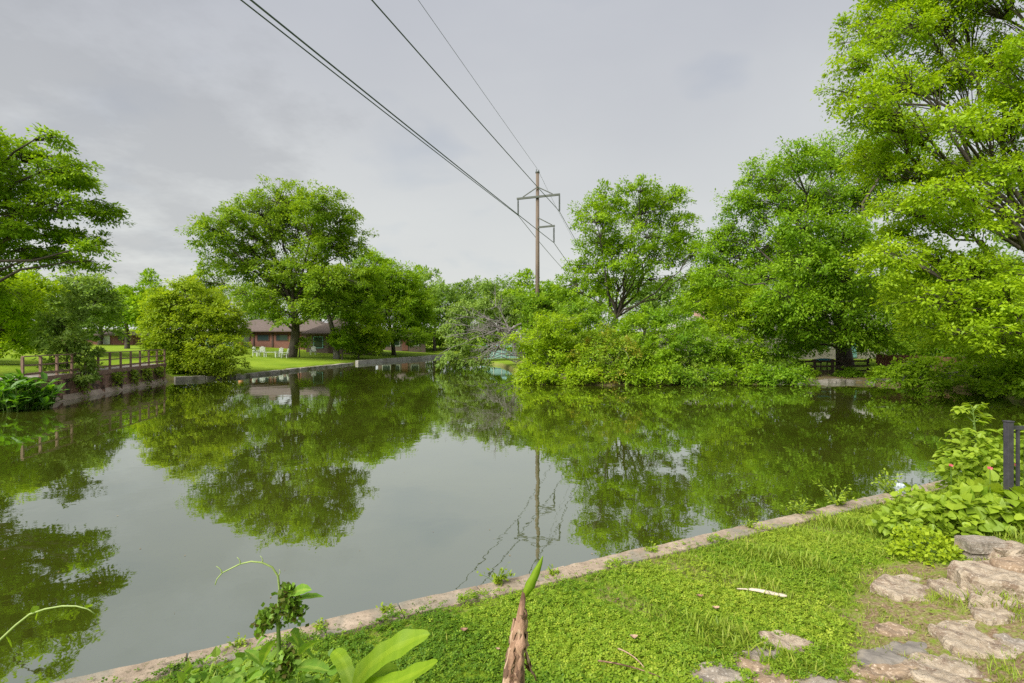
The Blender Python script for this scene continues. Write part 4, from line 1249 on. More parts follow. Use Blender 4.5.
for k, (px, dd, hw, lab) in enumerate([(803, 34.7, 14, 'low leafy plant at the waterline below the left part of the timber fence'), (852, 34.5, 12, 'low leafy plant at the waterline under the elm trunk'),
                                     (884, 34.0, 14, 'low leafy plant at the waterline where the plank fence begins'), (925, 31.6, 18, 'low leafy plant at the waterline under the plank fence'), (966, 29.6, 18, 'low leafy plant at the waterline beneath the drooping bush')]):
    py = 338 + 1536 / dd - 6
    plant('bank_plant', lab, 'plant', dd + .8, (px, py), (px, py - 4), 0.04,
          [(px - hw * .7, py - 1, hw * .7, 5), (px + hw * .6, py, hw * .7, 5), (px, py - 4, hw * .6, 6)], ['leaf_mid', 'leaf_dark'][k % 2], 0.13, 0.3, parts=('stem', 'foliage'), spread=.1, group='plants along the right waterline')
plant('shrub', 'distant shrub closing the end of the water beyond the concrete wall', 'shrub', 98.0, (440, 347), (440, 342), 0.1,
      [(432, 340, 10, 7), (446, 338, 12, 9), (455, 344, 10, 6)], 'leaf_mid', 0.4, 0.9, parts=('stem', 'foliage'), spread=.2)
plant('shrub', 'distant shrub to the right of the teal shed behind the point', 'shrub', 72.0, (540, 352), (540, 346), 0.1,
      [(530, 342, 12, 9), (548, 336, 14, 10)], 'leaf_mid', 0.32, 0.8, parts=('stem', 'foliage'), spread=.2)
plant('leafy_tree', 'green tree hiding the lower part of the utility pole', 'tree', 46.0, (548, 362), (548, 330), 0.14,
      [(546, 292, 14, 9), (530, 303, 15, 11), (562, 296, 16, 11), (545, 312, 24, 14), (570, 318, 18, 14), (528, 325, 16, 14)], 'leaf_shrub', 0.22, 0.5, spread=.3, cov=30, ragged=1.6)
plant('leafy_tree', 'green tree filling the gap between the tall airy tree and the elm', 'tree', 44.0, (712, 362), (712, 325), 0.16,
      [(706, 282, 18, 10), (722, 290, 18, 14), (700, 304, 20, 12), (725, 314, 22, 14), (706, 328, 22, 12)], 'leaf_mid', 0.22, 0.5, spread=.3, cov=28, ragged=1.6)
# --- copies that close the horizon farther back
protos = [o for o in bpy.data.objects if o.get('group') == G_FAR]
back = [(-28, 128, 1.0, 'distant tree behind the left edge maple'), (30, 120, 1.05, 'distant tree behind the bright left edge tree'), (80, 125, .95, 'distant tree behind the feathery grey-green tree'),
        (150, 118, 1.1, 'distant tree between the round lawn tree and the chartreuse tree'), (200, 122, 1.15, 'distant tree behind the shed'), (255, 120, 1.0, 'distant tree behind the ranch house'),
        (320, 125, 1.1, 'distant tree behind the brown brick wing'), (380, 120, 1.2, 'distant tree behind the shade tree'), (415, 130, 1.25, 'distant tree behind the greyish brown house'),
        (590, 110, 1.1, 'distant tree behind the tall airy tree'), (645, 105, 1.05, 'distant tree behind the central shrubs'), (690, 100, 1.0, 'distant tree behind the brick chimney'),
        (770, 95, 1.2, 'distant tree behind the dark elm'), (840, 92, 1.1, 'distant tree behind the cream walled house'), (905, 90, 1.2, 'distant tree behind the plank fence'), (985, 88, 1.2, 'distant tree behind the right edge tree')]
for i, (px, d, s, lab) in enumerate(back):
    o = protos[i % len(protos)]
    x = (px - 512) / F * d
    c = copy_tree(o, (x, d, hz(x, d)), 0.7 + i * 1.9, s)
    c['label'] = lab

# ------------------------------------------------------------------ left bank plants
def canna():
    g = np.random.default_rng(31)
    base = P(18, 402, 22.0); base[0] = -20.75; base[1] = 21.6; base[2] = -.2
    root = empty('canna_clump', base, 'clump of dark glossy paddle-leaved canna at the left waterline', 'plant')
    n = 260
    ang = g.uniform(0, 6.28, n); rr = g.uniform(0, 1.15, n) ** .7
    st = MB(); PP, AA, NN, SS, TT = [], [], [], [], []
    for k in range(120):
        a = g.uniform(0, 6.28); r_ = g.uniform(0, 1.15)
        f0 = base + np.array([math.cos(a) * r_ * .9, math.sin(a) * r_ * .7, 0])
        t_ = f0 + np.array([math.cos(a) * .35 * r_, math.sin(a) * .35 * r_, g.uniform(.8, 1.75) - .35 * r_])
        st.tube([f0, (f0 + t_) / 2, t_], [.02, .016, .01], 5)
        for q in range(5):
            u = g.uniform(.1, 1.0); p = f0 + (t_ - f0) * u
            aa = g.uniform(0, 6.28)
            PP.append(p); AA.append((math.cos(aa), math.sin(aa), g.uniform(.2, 1.1))); NN.append((g.normal(0, .3), g.normal(0, .3) - .2, 1)); SS.append(g.uniform(.4, .7)); TT.append(g.uniform(0, 1))
    st.build('stem', M['stem'], root)
    scatter('foliage', 'lance', np.array(PP), np.array(AA), np.array(NN), np.array(SS), np.array(TT), M['leaf_canna'], root, width=1.5)


canna()


def bank_ivy():
    A, B, e, s, ln = BW
    g = np.random.default_rng(8)
    spots = [(.30, 'leafy vine trailing down the bulkhead beside the slender sapling'), (.52, 'leafy vine hanging near the middle of the bulkhead'), (.66, 'small vine spilling over the concrete toe past mid bulkhead'),
             (.78, 'yellow-green vine hanging on the bulkhead, second from the chartreuse tree'), (.90, 'yellow-green vine hanging on the bulkhead nearest the chartreuse tree')]
    for u, lab in spots:
        c = A + e * ln * u + s * .34
        root = empty('hanging_vine', (c[0], c[1], 1.0), lab, 'vine', 'vines on the bulkhead')
        n = 150
        p = np.stack([g.normal(0, .24, n), g.normal(0, .10, n), -abs(g.normal(0, .42, n)) + .05], 1)
        w = np.array([c[0], c[1], 1.05]) + p[:, :1] * e + p[:, 1:2] * s + p[:, 2:] * np.array([0, 0, 1.0])
        w[:, 2] = np.maximum(w[:, 2], .08)
        scatter('foliage', 'rhomb', w, g.normal(0, .5, (n, 3)) + [0, 0, -.5] + s * .4, g.normal(0, .4, (n, 3)) + s + [0, 0, .6], .17, g.uniform(0, 1, n), M['leaf_near'], root, width=1.4)
        mb = MB()
        for k in range(4):
            a = np.array([c[0], c[1], 1.1]) + e * g.normal(0, .15)
            mb.tube([a - s * .1, a + s * .05 + [0, 0, -.4], a + e * g.normal(0, .2) + [0, 0, -.9]], [.015, .012, .006], 4)
        mb.build('stem', M['bark'], root)


bank_ivy()

# ------------------------------------------------------------------ near bank: wall with coping
def near_wall():
    g = np.random.default_rng(21)
    a = WALL_A - WDIR * 3.0
    ln = np.linalg.norm(WALL_B - WALL_A) + 3.0 + 4.5
    nrm2 = np.array([WDIR[1], -WDIR[0]])          # towards the lawn
    rz = math.atan2(WDIR[1], WDIR[0])
    root = empty('pond_wall', (*((WALL_A + WALL_B) / 2), 0), 'straight low pond wall capped with worn tan coping blocks edging the near lawn', 'wall')
    mb = MB()
    c = a + WDIR * ln / 2 + nrm2 * .16
    mb.box((c[0], c[1], -.28), (ln, .24, 1.20), rz)
    mb.build('wall_body', M['stone_grey'], root)
    bm = bmesh.new()
    s = 0.0
    while s < ln:
        L = g.uniform(.62, 1.25)
        L = min(L, ln - s)
        cc = a + WDIR * (s + L / 2) + nrm2 * (.142 + g.normal(0, .006))
        t_ = MB(); t_.box((0, 0, 0), (L - .012, .265, .13))
        me = bpy.data.meshes.new('t'); me.from_pydata(t_.v, [], t_.f)
        b2 = bmesh.new(); b2.from_mesh(me)
        bmesh.ops.bevel(b2, geom=b2.edges[:], offset=.006, segments=1, affect='EDGES')
        bmesh.ops.subdivide_edges(b2, edges=[e for e in b2.edges if e.calc_length() > .2], cuts=8, use_grid_fill=True)
        for v in b2.verts:
            q = v.co
            nz = math.sin(q.x * 17 + s * 3) * .5 + math.sin(q.y * 31 + q.x * 7 + s) * .5
            v.co += Vector((0, .005 * math.sin(q.x * 23 + s * 5), .003 * nz + float(g.normal(0, .0012))))
        tz = .365 + g.normal(0, .004)
        mt = Matrix.Translation((cc[0], cc[1], tz)) @ Matrix.Rotation(rz + g.normal(0, .005), 4, 'Z') @ Matrix.Rotation(g.normal(0, .008), 4, 'X') @ Matrix.Rotation(g.normal(0, .003), 4, 'Y')
        b2.transform(mt)
        b2.to_mesh(me); b2.free()
        bm.from_mesh(me)
        bpy.data.meshes.remove(me)
        s += L
    me = bpy.data.meshes.new('coping')
    off = wloc(root)
    bm.transform(Matrix.Translation(tuple(-off)))
    bm.to_mesh(me); bm.free()
    me.materials.append(M['coping'])
    o = bpy.data.objects.new('coping', me); COL.objects.link(o); o.parent = root


near_wall()


# ------------------------------------------------------------------ stones
def stone(name, label, px, py, rx, ry, mat, lift=0.03, thick=0.16, seed=0, cat='flagstone', group='flagstones of the garden path', ang=0.0, rough=.012, depth=None, sq=3.0, edge=.16):
    """a natural slab lying on the ground where the pixel box (centre, half sizes) falls on it"""
    g = np.random.default_rng(seed + 500)
    rx, ry = (rx * 1.13, ry * 1.18) if cat == 'flagstone' else (rx, ry)
    lift = lift if cat != 'flagstone' else lift * .35 + .003
    c = on_ground(px, py, lift) if depth is None else np.array([(px - 512) / F * depth, depth, 0.0])
    if depth is not None:
        c[2] = CAM_Z - (py - HY) / F * depth - lift
    d = c[1]
    wx = rx / F * d
    top = c[2] + lift
    wy = ry / F * d * d / (CAM_Z - top) if depth is None else ry / F * d * d / max(.6, CAM_Z - top)
    nA, nR = 26, 6
    ph = g.uniform(0, 6.28, 5)
    vs, fs = [], []
    nA = 44
    rot = ang + g.normal(0, .08)
    nv = int(g.integers(6, 9))
    va = np.sort((np.arange(nv) + g.uniform(-.28, .28, nv)) * 2 * math.pi / nv + ph[4])
    vr = np.array([(abs(math.cos(a)) ** sq + abs(math.sin(a)) ** sq) ** (-1 / sq) for a in va]) * g.uniform(.86, 1.10, nv)
    vx, vy = vr * np.cos(va), vr * np.sin(va)
    jit = g.normal(0, .022, 720)

    def outline(a):
        # radius of a many-cornered broken outline in direction a
        a = (a - va[0]) % (2 * math.pi) + va[0]
        i_ = int(np.searchsorted(va, a, side='right')) - 1
        k_ = (i_ + 1) % nv
        x1, y1, x2, y2 = vx[i_], vy[i_], vx[k_], vy[k_]
        den = math.cos(a) * (y2 - y1) - math.sin(a) * (x2 - x1)
        r_ = (x1 * (y2 - y1) - y1 * (x2 - x1)) / (den if abs(den) > 1e-6 else 1e-6)
        r_ = min(max(r_, .4), 1.3) * (1 + jit[int(a * 57) % 720] + .02 * math.sin(9 * a + ph[3]))
        x, y = r_ * math.cos(a) * wx, r_ * math.sin(a) * wy
        return x * math.cos(rot) - y * math.sin(rot), y * math.cos(rot) + x * math.sin(rot) * min(1, wy / wx)
    tilt = g.normal(0, .02, 2)
    def zt(x, y):
        return top + tilt[0] * x + tilt[1] * y + rough * (math.sin(x * 13 + ph[0]) * math.sin(y * 15 + ph[1]) + .6 * math.sin(x * 31 + y * 22 + ph[2]) + .35 * math.sin(x * 57 - y * 49 + ph[3]))
    vs.append((c[0], c[1], zt(0, 0)))
    for r_ in range(1, nR + 1):
        u = [0, .3, .58, .82, .94, .985, 1.0 + edge * .12][r_]
        for k in range(nA):
            x, y = outline(2 * math.pi * k / nA)
            z = zt(x * u, y * u)
            if r_ == nR - 1: z -= .004 + rough * .3
            if r_ == nR: z -= .03
            vs.append((c[0] + x * u, c[1] + y * u, z))
    for k in range(nA):
        x, y = outline(2 * math.pi * k / nA)
        vs.append((c[0] + x * 1.02, c[1] + y * 1.02, top - thick))
    for k in range(nA):
        fs.append((0, 1 + k, 1 + (k + 1) % nA))
    for r_ in range(nR):
        b = 1 + r_ * nA
        for k in range(nA):
            k2 = (k + 1) % nA
            fs.append((b + k, b + nA + k, b + nA + k2, b + k2))
    o = MB().add(vs, fs).build(name, M[mat], origin=c, smooth=False)
    props(o, label, cat, group)
    return o


ST = [
    (908, 586, 31, 12, 'stone_tan', .05, 'large flat tan flagstone in front of the small-leaved bush'),
    (957, 588, 19, 9, 'stone_tan', .03, 'pale flagstone between the tan flagstone and the big step slab'),
    (994, 612, 21, 7, 'stone_tan', .04, 'light tan flagstone below the step slab'),
    (977, 637, 32, 17, 'stone_tan', .05, 'broad rough tan flagstone in the middle of the path'),
    (951, 672, 38, 17, 'stone_tan', .05, 'large pale flagstone at the bottom right of the path'),
    (898, 629, 20, 5, 'stone_brown', .02, 'narrow sunken brown flagstone among the path grass'),
    (910, 647, 22, 6, 'stone_slate', .03, 'dark slate flagstone left of the broad rough one'),
    (880, 656, 27, 7, 'stone_slate', .04, 'brownish slate flagstone with a chipped front edge'),
    (884, 670, 30, 7, 'stone_brown', .05, 'rough ridged brown stone at the bottom of the path'),
    (789, 641, 24, 9, 'stone_tan', .07, 'light tan stone at the top of the lower left row'),
    (764, 652, 25, 6, 'stone_grey', .05, 'thin grey stone just below the light tan stone'),
    (752, 664, 20, 9, 'stone_brown', .02, 'flaking brown stone left of the bottom edge row'),
    (716, 675, 30, 11, 'stone_grey', .06, 'grey slab at the lower left end of the stone row'),
    (775, 680, 24, 9, 'stone_brown', .04, 'brown gritty stone at the bottom edge of the photo'),
    (822, 682, 26, 8, 'stone_grey', .03, 'grey-brown stone at the bottom edge right of the gritty one'),
    (1016, 641, 12, 7, 'stone_grey', .03, 'small grey flagstone at the right edge of the path'),
    (862, 685, 22, 7, 'stone_brown', .04, 'brown gravelly slab at the bottom edge under the ridged stone'),
]
for i, (px, py, rx, ry, m, lf, lab) in enumerate(ST):
    stone('flagstone', lab, px, py, rx, ry, m, lf, .16, i)
SB = 'rough blocks of the stone step'
stone('step_slab', 'big thick tan slab forming the upper step at the right edge', 1012, 574, 52, 15, 'stone_tan', .10, .26, 40, 'stone step', None, 0.05, .014, sq=4)
stone('step_rock', 'knobbly tan rock wedged under the big step slab', 1003, 599, 32, 6, 'stone_tan', .03, .20, 41, 'rock', SB, 0, .03)
stone('reddish_slab', 'thin reddish slab lying on the back of the big step slab', 1022, 562, 26, 6, 'stone_brown', .13, .10, 42, 'stone slab', SB, 0, .01)


def block(name, label, x0, y0, x1, y1, d, dep, mat, seed, cat, rough=.008, rz=0.0, rnd=.012):
    """a squared stone whose front face fills the pixel box at distance d"""
    g = np.random.default_rng(seed)
    a, b = P(x0, y1, d), P(x1, y0, d)
    w, h = b[0] - a[0], b[2] - a[2]
    c = np.array([(a[0] + b[0]) / 2, d + dep / 2, a[2]])
    bm = bmesh.new()
    bmesh.ops.create_cube(bm, size=1.0)
    for v in bm.verts:
        v.co = Vector((v.co.x * w * (1 + g.normal(0, .03)), v.co.y * dep, v.co.z * h * (1 + g.normal(0, .05))))
    bmesh.ops.bevel(bm, geom=bm.edges[:], offset=rnd, segments=2, affect='EDGES')
    bmesh.ops.subdivide_edges(bm, edges=[e for e in bm.edges if e.calc_length() > .05], cuts=5, use_grid_fill=True)
    for v in bm.verts:
        q = v.co
        n = math.sin(q.x * 19 + seed) * math.sin(q.y * 17 + seed * 2) + .6 * math.sin(q.z * 41 + q.x * 27 + seed)
        v.co += v.co.normalized() * rough * n + Vector(tuple(g.normal(0, rough * .12, 3)))
    bm.transform(Matrix.Translation((0, 0, h / 2)) @ Matrix.Rotation(rz, 4, 'Z'))
    me = bpy.data.meshes.new(name); bm.to_mesh(me); bm.free()
    me.materials.append(M[mat])
    o = bpy.data.objects.new(name, me); COL.objects.link(o)
    o.location = tuple(c)
    props(o, label, cat, SB)


block('stone_block', 'lower squared grey block of the stack under the leaves', 973, 556, 997, 570, 5.2, .20, 'stone_grey', 3, 'stone block', .006, .05)
block('stone_block', 'upper squared grey block of the stack under the leaves', 972, 543, 1013, 555.5, 5.2, .22, 'stone_grey', 5, 'stone block', .006, -.06)
block('boulder', 'rough pale boulder right of the stacked grey blocks', 999, 552, 1046, 572, 5.1, .26, 'stone_tan', 8, 'boulder', .03, .1, .04)


# ------------------------------------------------------------------ iron fence
def iron_fence():
    root_p = P(1008.5, 430, 6.0)
    b = np.array([root_p[0], 6.0, hz(root_p[0], 6.0)])
    root = empty('iron_fence', b, 'black iron railing fence with square post at the right edge', 'fence')
    e = nrm(np.array([1.0, .12, 0]))
    zt = CAM_Z - (422 - HY) / F * 6.0
    MB().box((b[0], b[1], (b[2] + zt) / 2 - .1), (.066, .066, zt - b[2] + .2)).build('post', M['iron'], root, bevel=.006)
    MB().box((b[0], b[1], zt + .008), (.078, .078, .014)).build('post_cap', M['iron'], root, bevel=.004)
    for z in (zt - .07, b[2] + .14):
        MB().beam(b * [1, 1, 0] + e * .045 + [0, 0, z], b * [1, 1, 0] + e * 3.7 + [0, 0, z], .035, .04).build('rail', M['iron'], root)
    for k in range(32):
        c = b * [1, 1, 0] + e * (.125 + k * .112)
        MB().box((c[0], c[1], (zt - .09 + b[2] + .16) / 2), (.026, .026, zt - .09 - b[2] - .16)).build('picket', M['iron'], root)
    c = b * [1, 1, 0] + e * 3.74
    MB().box((c[0], c[1], (b[2] + zt) / 2 - .1), (.066, .066, zt - b[2] + .2)).build('post', M['iron'], root, bevel=.006)


iron_fence()


# ------------------------------------------------------------------ near plants
def leaf_bush(name, label, c, rad, n, kind, size, mat, seed, stems=14, width=1.0, flat=1.0, up=.9, out=.5, cat='shrub', droopy=0.0, group=None):
    """a bush of separate leaves on thin stems, leaves mostly on the outside"""
    g = np.random.default_rng(seed)
    c = np.asarray(c, float); rad = np.asarray(rad, float)
    gb = hz(c[0], c[1])
    root = empty(name, (c[0], c[1], gb), label, cat, group)
    q = nrm(g.normal(0, 1, (n, 3)))
    rr = (.35 + .65 * g.uniform(0, 1, n) ** .5) * (1 + .15 * np.sin(q[:, 0] * 5 + seed) + .12 * np.sin(q[:, 2] * 7 + q[:, 1] * 4))
    p = c + q * rr[:, None] * rad
    h = height(p[:, 0], p[:, 1])
    ok = p[:, 2] > h + .02
    p, q = p[ok], q[ok]
    m = len(p)
    a = q * out + g.normal(0, .5, (m, 3)) + [0, 0, -.15 - droopy]
    nn = np.array([0, -.15, up]) + q * .5 + g.normal(0, .35, (m, 3))
    scatter('foliage', kind, p, a, nn, size * g.uniform(.6, 1.3, m), g.normal(.5, .22, m) + .12 * q[:, 2], M[mat], root, width=width)
    mb = MB()
    for k in range(stems):
        t_ = p[g.integers(0, m)]
        s = np.array([c[0] + g.normal(0, rad[0] * .25), c[1] + g.normal(0, rad[1] * .25), 0]); s[2] = hz(s[0], s[1]) - .03
        mb.tube(bez(s, (s + t_) / 2 + [0, 0, .12], t_, 6), np.linspace(.010, .004, 6), 5)
    mb.build('stem', M['stem'], root)
    return root


def right_shrubs():
    def at(px, py, d): return P(px, py, d)
    leaf_bush('grape_vine', 'broad heart-leaved vine heaped at the foot of the iron fence post', at(992, 512, 6.05), (.66, .36, .28), 760, 'broad', .125, 'leaf_near', 51)
    leaf_bush('grape_vine', 'broad-leaved vine mound spilling onto the lawn left of the fence', at(932, 526, 6.2), (.62, .5, .34), 1300, 'broad', .085, 'leaf_near', 52)
    leaf_bush('small_leaf_bush', 'small-leaved yellow-green bush right above the tan flagstone', at(930, 554, 5.5), (.42, .34, .24), 2100, 'rhomb', .045, 'leaf_chart', 53, width=1.5)
    leaf_bush('climbing_vine', 'dense leafy growth climbing along the end of the pond wall', at(988, 472, 7.3), (.66, .5, .52), 1200, 'broad', .085, 'leaf_near', 54)
    leaf_bush('climbing_vine', 'leafy growth behind the iron fence pickets', at(1035, 470, 6.9), (.55, .4, .6), 600, 'broad', .09, 'leaf_near', 55)
    # tall sapling with tiers of drooping leaves
    g = np.random.default_rng(60)
    b = P(975, 490, 7.6); b[2] = hz(b[0], b[1])
    root = empty('sapling', b, 'upright sapling with tiers of drooping pale green leaves behind the fence post', 'sapling')
    top = P(973, 410, 7.6)
    tr = bez(b, (b + top) / 2 + [.08, 0, 0], top, 12)
    mb = MB(); mb.tube(tr, np.linspace(.02, .006, 12), 6)
    PP, AA, NN, SS, TT = [], [], [], [], []
    for k in range(34):
        u = g.uniform(.12, 1.0)
        s = b + (top - b) * u
        an = g.uniform(0, 6.28); L = (.50 - .36 * u) * g.uniform(.7, 1.2)
        e = s + np.array([math.cos(an) * L, math.sin(an) * L, .10])
        tw = bez(s, (s + e) / 2 + [0, 0, .08], e, 6)
        mb.tube(tw, np.linspace(.006, .003, 6), 4)
        for q in range(13):
            p = tw[g.integers(1, 6)] + g.normal(0, .012, 3)
            a2 = an + g.normal(0, .9)
            PP.append(p); AA.append((math.cos(a2), math.sin(a2), g.uniform(-.7, .1))); NN.append((g.normal(0, .25), g.normal(0, .25) - .1, 1)); SS.append(g.uniform(.08, .15)); TT.append(g.normal(.62, .2))
    mb.build('trunk', M['stem'], root)
    scatter('crown', 'broad', np.array(PP), np.array(AA), np.array(NN), np.array(SS), np.array(TT), M['leaf_near'], root, width=.8)
    # pink blossoms
    fl = [(951, 466, 7.2, 'pink blossom beside the crumpled bag at the wall end'), (990, 469, 6.0, 'pink blossom between the sapling and the fence post'), (1017, 466, 6.15, 'pink blossom behind the fence pickets')]
    for px, py, d, lab in fl:
        c = P(px, py, d)
        rt = empty('pink_flower', c, lab, 'flower', 'pink blossoms in the shrubs')
        mb = MB()
        for k in range(6):
            a = k * 1.047
            t1 = np.array([math.cos(a), math.sin(a) * .5, .5 + .4 * math.sin(a)])
            s1 = nrm(np.cross(t1, [0, -1, .3]))
            mb.add([c, c + t1 * .018 + s1 * .013, c + t1 * .036, c + t1 * .018 - s1 * .013], [(0, 1, 2, 3)])
        mb.build('petals', M['pink'], rt)
        gz = hz(c[0], c[1])
        MB().tube([(c[0], c[1] + .05, gz - .02), (c[0] + .02, c[1] + .02, (c[2] + gz) / 2), c], [.006, .005, .004], 5).build('stalk', M['stem'], rt)
    # crumpled bag on the wall end
    c = P(943, 473, 7.9)
    c[2] = .47
    bm = bmesh.new()
    bmesh.ops.create_icosphere(bm, subdivisions=4, radius=.125)
    for v in bm.verts:
        q = v.co.normalized()
        k = 1 + .12 * math.sin(q.x * 9 + 1) * math.sin(q.y * 8) + .10 * math.sin(q.z * 11 + q.x * 6) + .05 * math.sin(q.x * 21 + q.z * 17)
        v.co = Vector((q.x * .10 * k, q.y * .085 * k, q.z * .095 * k))
    me = bpy.data.meshes.new('crumpled_bag'); bm.to_mesh(me); bm.free()
    me.materials.append(M['bag'])
    o = bpy.data.objects.new('crumpled_bag', me); COL.objects.link(o)
    wp = WALL_A + WDIR * (np.dot(c[:2] - WALL_A, WDIR)) + np.array([WDIR[1], -WDIR[0]]) * .14
    o.location = (wp[0] + .03, wp[1], .51)
    props(o, 'small crumpled white and blue-grey bag on the end of the pond wall', 'bag')


right_shrubs()


def weeds():
    g = np.random.default_rng(77)
    spots = [(492, 578, .16, 'bushy little weed on the coping just left of the withered stalk'), (383, 601, .07, 'tiny weed in a coping joint above the banana leaves'), (318, 616, .06, 'tiny weed on the coping right of the tall vine'),
             (545, 568, .07, 'small weed on the coping right of the green shoot'), (648, 550, .08, 'small weed on the coping in the middle of the wall'), (735, 522, .10, 'tuft of weeds at the water side of the coping'),
             (783, 508, .20, 'feathery weed behind the coping with stems over the water'), (818, 500, .26, 'tall bushy weed behind the coping over the water'), (875, 490, .26, 'tall pale weed behind the coping nearest the shrubs'), (238, 640, .06, 'tiny weed on the coping left of the tall vine')]
    for i, (px, py, sz, lab) in enumerate(spots):
        # where the pixel falls on the coping top
        d = (CAM_Z - .42) * F / (py - HY)
        x = (px - 512) / F * d
        p0 = np.array([x, d])
        s = np.dot(p0 - WALL_A, WDIR)
        front = sz > .15
        b2 = WALL_A + WDIR * s + np.array([WDIR[1], -WDIR[0]]) * (.03 if front else .12)
        b = np.array([b2[0], b2[1], .40])
        root = empty('weed', b, lab, 'weed', 'weeds growing along the pond wall')
        mb = MB(); PP, AA = [], []
        for k in range(int(8 + sz * 60)):
            a = g.uniform(0, 6.28)
            t_ = b + np.array([math.cos(a) * sz * g.uniform(.3, 1.3), math.sin(a) * sz * g.uniform(.3, 1.0), sz * g.uniform(.4, 1.35)])
            pts = bez(b, (b + t_) / 2 + [0, 0, sz * .3], t_, 6)
            mb.tube(pts, np.linspace(.004, .0015, 6), 4, cap=False)
            for q in range(9):
                PP.append(pts[g.integers(1, 6)] + g.normal(0, .01, 3)); AA.append(g.normal(0, .6, 3) + [math.cos(a), math.sin(a), .2])
        n = len(PP)
        mb.build('stem', M['stem'], root)
        scatter('foliage', 'rhomb', np.array(PP), np.array(AA), g.normal(0, .4, (n, 3)) + [0, 0, 1], .025 + sz * .16 * g.uniform(.5, 1.2, n), g.uniform(.2, 1, n), M['leaf_near'], root)


weeds()


def blade_leaf(root, name, pts, w, mat, roll=0.0, fold=.12, nseg=44, ribs=True, seed=0, shape='oblong'):
    """one long leaf along a bezier of three points, w half width"""
    g = np.random.default_rng(seed)
    c = bez(*[np.asarray(p, float) for p in pts], nseg)
    tn = nrm(np.gradient(c, axis=0))
    side = nrm(np.cross(tn, np.array([0, 0, 1.0])))
    up = np.cross(side, tn)
    cr, sr = math.cos(roll), math.sin(roll)
    sd2 = side * cr + up * sr
    up2 = up * cr - side * sr
    u = np.linspace(0, 1, nseg)
    if shape == 'oblong':
        prof = np.minimum(1, (u / .16) ** .7) * np.minimum(1, ((1 - u) / .22 + .0) ** .55)
    else:
        prof = np.sin(np.pi * np.clip(u, 0.001, .999) ** .8) ** .8
    K = 4
    cols = np.linspace(-1, 1, 2 * K + 1)
    V = []
    for i in range(nseg):
        for k in cols:
            wv_ = w * prof[i] * (1 + .05 * math.sin(u[i] * 26 + seed))
            V.append(c[i] + sd2[i] * k * wv_ + up2[i] * (abs(k) * fold * wv_ * 1.4 + .045 * wv_ * math.sin(u[i] * 22 + k * 2)) )
    n = 2 * K + 1
    fs, ti = [], []
    for i in range(nseg - 1):
        for k in range(n - 1):
            a = i * n + k
            fs.append((a, a + 1, a + n + 1, a + n))
            ti.append(.50 + .07 * math.sin(i * 1.3) + (.35 if k in (K - 1, K) else 0) + .05 * math.sin(i * .37 + k) + .07 * (i % 3 == 0) + g.normal(0, .015))
    fs = np.array(fs)
    return mesh_arrays(name, np.array(V), fs.ravel(), np.arange(len(fs)) * 4, mat, root, tint=np.array(ti), smooth=True)


